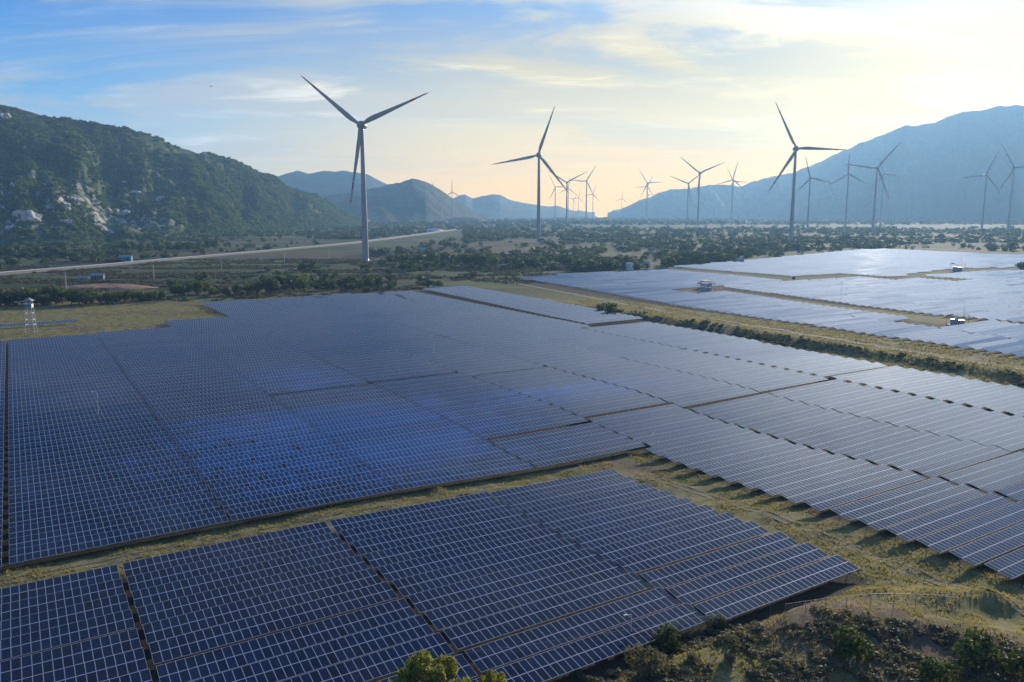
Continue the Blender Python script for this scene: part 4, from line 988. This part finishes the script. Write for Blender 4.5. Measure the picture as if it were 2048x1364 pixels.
# ------------------------------------------------------------------ buildings and furniture of the site
def shelter(px, py, w, d, h, roofm, label, rotz=R(32), mast=True, sc=1.0):
    X, Y = at_px(px, py); root = empty('inverter_shelter', (X, Y, zg(X, Y)), (0, 0, rotz), sc); tag(root, label, 'shelter', 'inverter shelters among the panels')
    b = MB()   # gabled sheet roof with thickness and ribs
    for s in (-1, 1):
        b.poly([(-w / 2, 0, h + .9), (w / 2, 0, h + .9), (w / 2, s * d / 2, h), (-w / 2, s * d / 2, h), (-w / 2, 0, h + .78), (w / 2, 0, h + .78), (w / 2, s * d / 2, h - .12), (-w / 2, s * d / 2, h - .12)],
               [(0, 1, 2, 3), (7, 6, 5, 4), (3, 2, 6, 7), (0, 3, 7, 4), (1, 5, 6, 2)])
    rf = put('roof', b.mesh('roof', roofm), root)
    b = MB()
    for k in range(9):
        x = -w / 2 + w * (k + .5) / 9
        for s in (-1, 1): b.box((x, s * d / 4, h + .46), (.08, d / 2 * 1.02, .06), rot=Euler((-s * math.atan2(.9, d / 2), 0, 0)).to_matrix())
    put('ridge_rib', b.mesh('ridge_rib', roofm), rf)
    for sx in (-1, 0, 1):
        for sy in (-1, 1):
            b = MB(); x, y = sx * w * .44, sy * d * .42
            b.tube((x, y, 0), (x, y, h + .05), 0.11, n=8)
            if sx: b.tube((x, y, h - 1.2), (x - sx * 1.3, y, h + .02), 0.05, n=6); b.tube((x, y, h - 1.2), (x, y - sy * 1.2, h + .1), 0.05, n=6)
            put('post', b.mesh('post', M['galv']), root)
    b = MB()
    for s in (-1, 1): b.box((0, s * d * .42, h - .05), (w * .98, .12, .2)); b.box((s * w * .44, 0, h - .05), (.12, d * .84, .2))
    put('beam', b.mesh('beam', M['galv']), root)
    b = MB(); b.box((0, 0, .2), (w * .9, d * .85, .4)); put('plinth', b.mesh('plinth', M['concrete']), root)
    for k, (cx, cw, ch, m) in enumerate(((-w * .28, w * .2, h * .52, 'cabinet_blue'), (-w * .02, w * .16, h * .42, 'cabinet_grey'), (w * .24, w * .2, h * .38, 'cabinet_grey'))):
        b = MB(); b.box((cx, 0, .4 + ch / 2), (cw, d * .4, ch)); b.box((cx, 0, .4 + ch + .05), (cw * 1.08, d * .44, .1))
        c = put('cabinet', b.mesh('cabinet', M[m]), root)
        for q in (-1, 1):
            b = MB(); b.box((cx + q * cw * .23, -d * .2 - .02, .4 + ch * .5), (cw * .4, .05, ch * .86)); put('cabinet_door', b.mesh('cabinet_door', M['cabinet_grey' if k != 1 else 'cabinet_blue']), c)
    if mast:
        b = MB(); b.tube((-w * .1, -d * .5, 0), (-w * .1, -d * .5, h * 2.5), .09, .04, 8); b.tube((-w * .1, -d * .5, h * 2.5), (-w * .1, -d * .5, h * 2.9), .02, n=5); put('lightning_mast', b.mesh('lightning_mast', M['galv']), root)
shelter(1915, 650, 10.5, 6.5, 4.6, M['roof_blue'], 'inverter shelter with a light blue gabled roof in the right-hand panels')
shelter(1412, 583, 12.0, 6.0, 5.6, M['roof_grey'], 'white-walled inverter shelter with a flat grey roof by the far-left panels', mast=True)
shelter(1915, 541, 15.0, 7.0, 6.2, M['roof_grey'], 'distant hazy inverter shelter among the farthest bright panels')

def watchtower():
    X, Y = at_px(63, 665); root = empty('watchtower', (X, Y, zg(X, Y)), (0, 0, R(12))); tag(root, 'slender steel watchtower with a small roofed cabin by the left panels', 'watchtower')
    H = 14.0
    for sx in (-1, 1):
        for sy in (-1, 1):
            b = MB(); b.tube((sx * 1.75, sy * 1.75, -.3), (sx * 1.05, sy * 1.05, H), .13, .10, 8); put('leg', b.mesh('leg', M['wall_white']), root)
    for k, z in enumerate((3.6, 5.8, 8.6, 11.0)):
        q = 1.75 - .7 * z / H; b = MB()
        for s in (-1, 1): b.box((0, s * q, z), (2 * q, .16, .2)); b.box((s * q, 0, z), (.16, 2 * q, .2))
        put('ring_beam', b.mesh('ring_beam', M['wall_white']), root)
    b = MB()
    for z0, z1 in ((0.2, 3.6), (5.8, 8.6)):
        q0, q1 = 1.75 - .7 * z0 / H, 1.75 - .7 * z1 / H
        for s in (-1, 1): b.tube((-q0, s * q0, z0), (q1, s * q1, z1), .05, n=6); b.tube((s * q0, q0, z0), (s * q1, -q1, z1), .05, n=6)
    put('brace', b.mesh('brace', M['galv']), root)
    b = MB(); b.box((0, 0, 11.15), (2.9, 2.9, .15)); put('floor_deck', b.mesh('floor_deck', M['galv']), root)
    for s in (-1, 1):
        b = MB(); b.box((0, s * 1.3, 11.95), (2.64, .08, 1.4)); put('cabin_wall', b.mesh('cabin_wall', M['teal' if s < 0 else 'wall_white']), root)
        b = MB(); b.box((s * 1.36, 0, 11.95), (.08, 2.5, 1.4)); put('cabin_wall', b.mesh('cabin_wall', M['wall_white' if s > 0 else 'teal']), root)
    b = MB(); q = 1.95; b.poly([(-q, -q, 14.0), (q, -q, 14.0), (q, q, 14.0), (-q, q, 14.0), (0, 0, 15.4)], [(0, 1, 4), (1, 2, 4), (2, 3, 4), (3, 0, 4), (3, 2, 1, 0)]); put('roof', b.mesh('roof', M['roof_grey']), root)
    b = MB(); b.tube((-1.9, 0, 13.7), (-5.2, 0, 13.6), .06, n=6); b.box((-5.0, 0, 13.5), (1.2, .4, .2)); put('lamp_arm', b.mesh('lamp_arm', M['wall_white']), root)
    b = MB()
    for s in (-.3, .3): b.tube((s, -1.95, 0), (s, -1.35, 11.2), .04, n=5)
    for k in range(18): z = .4 + k * .6; b.tube((-.3, -1.95 + .6 * z / 11.2, z), (.3, -1.95 + .6 * z / 11.2, z), .025, n=4)
    put('ladder', b.mesh('ladder', M['galv']), root)
watchtower()

def pylon(px, py, H, label):
    X, Y = at_px(px, py); root = empty('lattice_pylon', (X, Y, zg(X, Y)), (0, 0, R(20))); tag(root, label, 'pylon')
    w = lambda z: 2.1 - 1.55 * (z / H)
    for sx in (-1, 1):
        for sy in (-1, 1):
            b = MB(); b.tube((sx * w(0), sy * w(0), -.3), (sx * w(H), sy * w(H), H), .13, .09, 6); put('leg', b.mesh('leg', M['galv']), root)
    b = MB(); n = 9
    for k in range(n):
        z0, z1 = H * k / n, H * (k + 1) / n; a, c = w(z0), w(z1)
        for s in (-1, 1):
            b.tube((-a, s * a, z0), (c, s * c, z1), .06, n=5); b.tube((a, s * a, z0), (-c, s * c, z1), .06, n=5)
            b.tube((s * a, -a, z0), (s * c, c, z1), .06, n=5); b.tube((s * a, a, z0), (s * c, -c, z1), .06, n=5)
    put('lattice', b.mesh('lattice', M['galv']), root)
    for z, l in ((H * .84, 4.6), (H * .97, 3.6)):
        b = MB()
        for s in (-1, 1): b.tube((0, 0, z + .5), (s * l, 0, z), .07, n=5); b.tube((0, 0, z - .5), (s * l, 0, z), .07, n=5)
        arm = put('crossarm', b.mesh('crossarm', M['galv']), root)
        for s in (-1, 1): b = MB(); b.tube((s * l, 0, z), (s * l, 0, z - 1.0), .12, n=8); put('insulator', b.mesh('insulator', M['wall_white']), arm)
pylon(1303, 541, 21, 'grey lattice pylon at the far edge of the blue panels')

def pole(px, py, h, label, arm=True, group='utility poles along the road', cat='utility pole', name='utility_pole', r=0.16):
    X, Y = at_px(px, py); root = empty(name, (X, Y, zg(X, Y)), (0, 0, R(20))); tag(root, label, cat, group)
    b = MB(); b.tube((0, 0, -.3), (0, 0, h), r, r * .6, 8); put('shaft', b.mesh('shaft', M['pole']), root)
    if arm:
        b = MB(); b.box((0, 0, h - .6), (2.2, .14, .14)); c = put('crossarm', b.mesh('crossarm', M['galv']), root)
        for s in (-.95, 0, .95): b = MB(); b.tube((s, 0, h - .55), (s, 0, h - .2), .06, n=6); put('insulator', b.mesh('insulator', M['wall_white']), c)
    else:
        b = MB(); b.tube((0, 0, h), (-.9, -.2, h + .25), .05, n=6); b.box((-.95, -.2, h + .22), (.5, .22, .12)); put('lamp_head', b.mesh('lamp_head', M['pole']), root)
for px, py, h, lab in ((133, 578, 11.5, 'white utility pole above the tree row near the watchtower'), (308, 558, 12, 'white utility pole, second along the road from the left'), (443, 540, 12, 'white utility pole, third along the road from the left'),
                       (569, 527, 12, 'white utility pole, fourth along the road from the left'), (658, 517, 11, 'white utility pole just left of the nearest turbine base'), (811, 503, 11, 'white utility pole right of the nearest turbine tower')):
    pole(px, py, h, lab, r=0.26)
for px, py, h, lab in ((1312, 917, 5.6, 'thin lamp post at the corner of the grass strip'), (1262, 1284, 3.6, 'thin lamp post at the front edge of the foreground panels'), (198, 838, 7, 'thin lamp post among the left panels'), (868, 716, 8, 'thin lamp post among the middle panels'), (1682, 604, 12, 'thin lamp post in the right-hand panels'), (1454, 570, 12, 'thin lamp post right of the far-left shelter')):
    pole(px, py, h, lab, False, 'lamp posts in the solar field', 'lamp post', 'lamp_post', 0.07)
X, Y = at_px(1336, 922)
pole(1336, 920, 1.7, 'short white post on the grass strip corner beside the lamp post', False, None, 'lamp post', 'marker_post', 0.07)

def house(px, py, w, d, h, wall, roof, label, rz=R(15), name='shed', door=True, flat=False):
    X, Y = at_px(px, py); root = empty(name, (X, Y, zg(X, Y)), (0, 0, rz)); tag(root, label, name)
    b = MB(); b.box((0, 0, h / 2 - .2), (w, d, h + .4))
    if not flat: b.poly([(-w / 2, -d / 2, h), (-w / 2, d / 2, h), (-w / 2, 0, h + d * .22), (w / 2, -d / 2, h), (w / 2, d / 2, h), (w / 2, 0, h + d * .22)], [(0, 2, 1), (3, 4, 5)])
    wl = put('wall', b.mesh('wall', M[wall]), root); b = MB()
    if flat: b.box((0, 0, h + .28), (w * 1.15, d * 1.15, .14), rot=Euler((R(4), 0, 0)).to_matrix())
    else:
        a = math.atan2(d * .22, d / 2); l = (d / 2 + .5) / math.cos(a)
        for s in (-1, 1): b.box((0, s * d * .27, h + d * .22 - d * .27 * math.tan(a) + .1), (w + .8, l, .12), rot=Euler((-s * a, 0, 0)).to_matrix())
    put('roof', b.mesh('roof', M[roof]), root)
    b = MB(); b.box((-w * .15, -d / 2 - .03, 1.0), (1.0, .08, 2.0)); put('door', b.mesh('door', M['window']), root)
    b = MB(); b.box((w * .22, -d / 2 - .03, h * .55), (w * .18, .08, h * .3)); put('window', b.mesh('window', M['window']), root)
house(1259, 541, 5, 5, 6.5, 'wall_white', 'roof_grey', 'small white hut left of the lattice pylon', R(40), 'hut', flat=True)
house(196, 559, 9, 6, 3.4, 'paint_dark', 'roof_grey', 'dark open farm shed with a pale roof below the road')
house(168, 561, 8, 5, 2.2, 'wall_tan', 'roof_grey', 'low pale shed left of the dark farm shed')
house(252, 523, 12, 8, 5.0, 'teal', 'roof_grey', 'teal sheet-walled shed above the road')
house(1286, 533, 14, 7, 3.2, 'wall_white', 'roof_grey', 'long low white building behind the white hut')
house(1478, 526, 8, 6, 4.0, 'wall_tan', 'roof_grey', 'small tan hut at the corner of the farthest panels')
house(848, 505, 14, 9, 4.5, 'wall_white', 'roof_blue', 'small farmhouse among trees right of the nearest turbine')
house(1412, 576, 7, 5, 5.0, 'wall_white', 'roof_grey', 'white switch room beneath the far-left inverter shelter roof', R(32), 'hut', flat=True)
def earth_heap(px, py, rx, ry, h, m, lab, seed):
    X, Y = at_px(px, py); n, k = 26, 10; Vv = []
    for j in range(k + 1):
        q = j / k
        for i in range(n):
            a = 2 * math.pi * i / n; x, y = math.cos(a) * rx * q, math.sin(a) * ry * q
            e = 1 - q * q; z = h * e * (0.7 + 0.9 * float(fbm(x / (rx * .4) + seed, y / (ry * .4), 3, seed))) - 0.3
            Vv.append((x, y, z))
    Fq = [(j * n + i, (j + 1) * n + i, (j + 1) * n + (i + 1) % n, j * n + (i + 1) % n) for j in range(k) for i in range(n)]
    o = put('earth_heap', mesh_np('earth_heap', Vv, np.array(Fq), m, False), None, (X, Y, zg(X, Y))); tag(o, lab, 'earth heap')
earth_heap(205, 575, 40, 16, 2.4, M['red_earth'], 'reddish broken earth heap below the farm sheds', 3)
earth_heap(868, 463, 30, 40, 7, M['rock'], 'pale rubble heap at the far end of the road', 4)
earth_heap(930, 447, 120, 60, 22, M['red_earth'], 'dark brown earth mound behind the road end', 5)
earth_heap(700, 448, 110, 60, 26, M['red_earth'], 'reddish quarry cutting at the mountain foot behind the nearest turbine', 6)

# chain-link fence in front of the spoil heaps
def fence(pts, h, label):
    P = [at_px(*p) for p in pts]; root = empty('wire_fence', (P[0][0], P[0][1], zg(*P[0]))); tag(root, label, 'fence'); ox, oy, oz = root.location
    for a in P:
        b = MB(); b.tube((a[0] - ox, a[1] - oy, zg(*a) - oz - .3), (a[0] - ox, a[1] - oy, zg(*a) - oz + h), .035, n=6); put('post', b.mesh('post', M['wire']), root)
    b = MB()
    for a, c in zip(P[:-1], P[1:]):
        za, zc = zg(*a) - oz, zg(*c) - oz
        for k in range(7):
            hh = h * (k + .4) / 6.5; b.tube((a[0] - ox, a[1] - oy, za + hh), (c[0] - ox, c[1] - oy, zc + hh), .006 if k < 6 else .018, n=4, cap=False)
        m = int(math.dist(a, c) / .35)
        for k in range(m):
            f = (k + .5) / m; x, y = a[0] + (c[0] - a[0]) * f - ox, a[1] + (c[1] - a[1]) * f - oy; z = za + (zc - za) * f
            b.tube((x, y, z), (x, y, z + h), .004, n=3, cap=False)
    put('wire_mesh', b.mesh('wire_mesh', M['wire']), root)
fence([(1540, 1243), (1570, 1238), (1610, 1232), (1650, 1226), (1692, 1222), (1740, 1217), (1787, 1216), (1830, 1217), (1873, 1219), (1910, 1224)], 2.0, 'wire fence crossing the slope before the spoil heaps')
fence([(880, 1346), (960, 1330), (1040, 1322), (1120, 1308), (1200, 1296), (1280, 1284), (1360, 1268), (1440, 1255)], 1.9, 'wire fence along the front edge of the foreground panels')

# bird in the sky
def bird():
    d = ray(422, 173); d = d / np.linalg.norm(d) * 160; b = MB()
    b.poly([(-.35, 0, 0), (0, .07, .05), (.3, 0, 0), (0, -.07, .05), (0, 0, -.07)], [(0, 1, 4), (1, 2, 4), (2, 3, 4), (3, 0, 4), (0, 3, 2, 1)])
    root = empty('bird', (d[0], d[1], d[2] + CAMZ), (0, 0, R(35))); tag(root, 'small dark bird gliding in the blue sky above the left mountain', 'bird')
    root.scale = (.55,) * 3; put('body', b.mesh('body', M['paint_dark']), root)
    for s in (-1, 1):
        b = MB(); b.poly([(.15, s * .05, .03), (-.12, s * .05, .03), (-.16, s * .45, .16), (.10, s * .5, .18), (-.12, s * .85, .10), (.15, s * .05, .01), (-.12, s * .05, .01), (-.16, s * .45, .14), (.10, s * .5, .16), (-.12, s * .85, .09)],
                         [(0, 1, 2, 3), (3, 2, 4), (8, 7, 6, 5), (9, 7, 8)]); put('wing', b.mesh('wing', M['paint_dark']), root)
bird()

# ------------------------------------------------------------------ haze
def haze():
    b = MB(); x0, x1, y0, y1, z0, z1 = -6700, 6700, -1000, 7400, -25, 850
    b.box(((x0 + x1) / 2, (y0 + y1) / 2, (z0 + z1) / 2), (x1 - x0, y1 - y0, z1 - z0))
    m = bpy.data.materials.new('haze_air'); m.use_nodes = True; nt = m.node_tree; nt.nodes.clear()
    v = N_(nt, 'ShaderNodeVolumePrincipled'); v.inputs['Density'].default_value = 0.000092; v.inputs['Color'].default_value = (0.32, 0.60, 0.95, 1); v.inputs['Anisotropy'].default_value = 0.36
    o = N_(nt, 'ShaderNodeOutputMaterial'); nt.links.new(v.outputs[0], o.inputs['Volume'])
    ob = put('haze', b.mesh('haze', m)); tag(ob, 'pale morning haze filling the air of the valley', 'haze', kind='stuff')
haze()
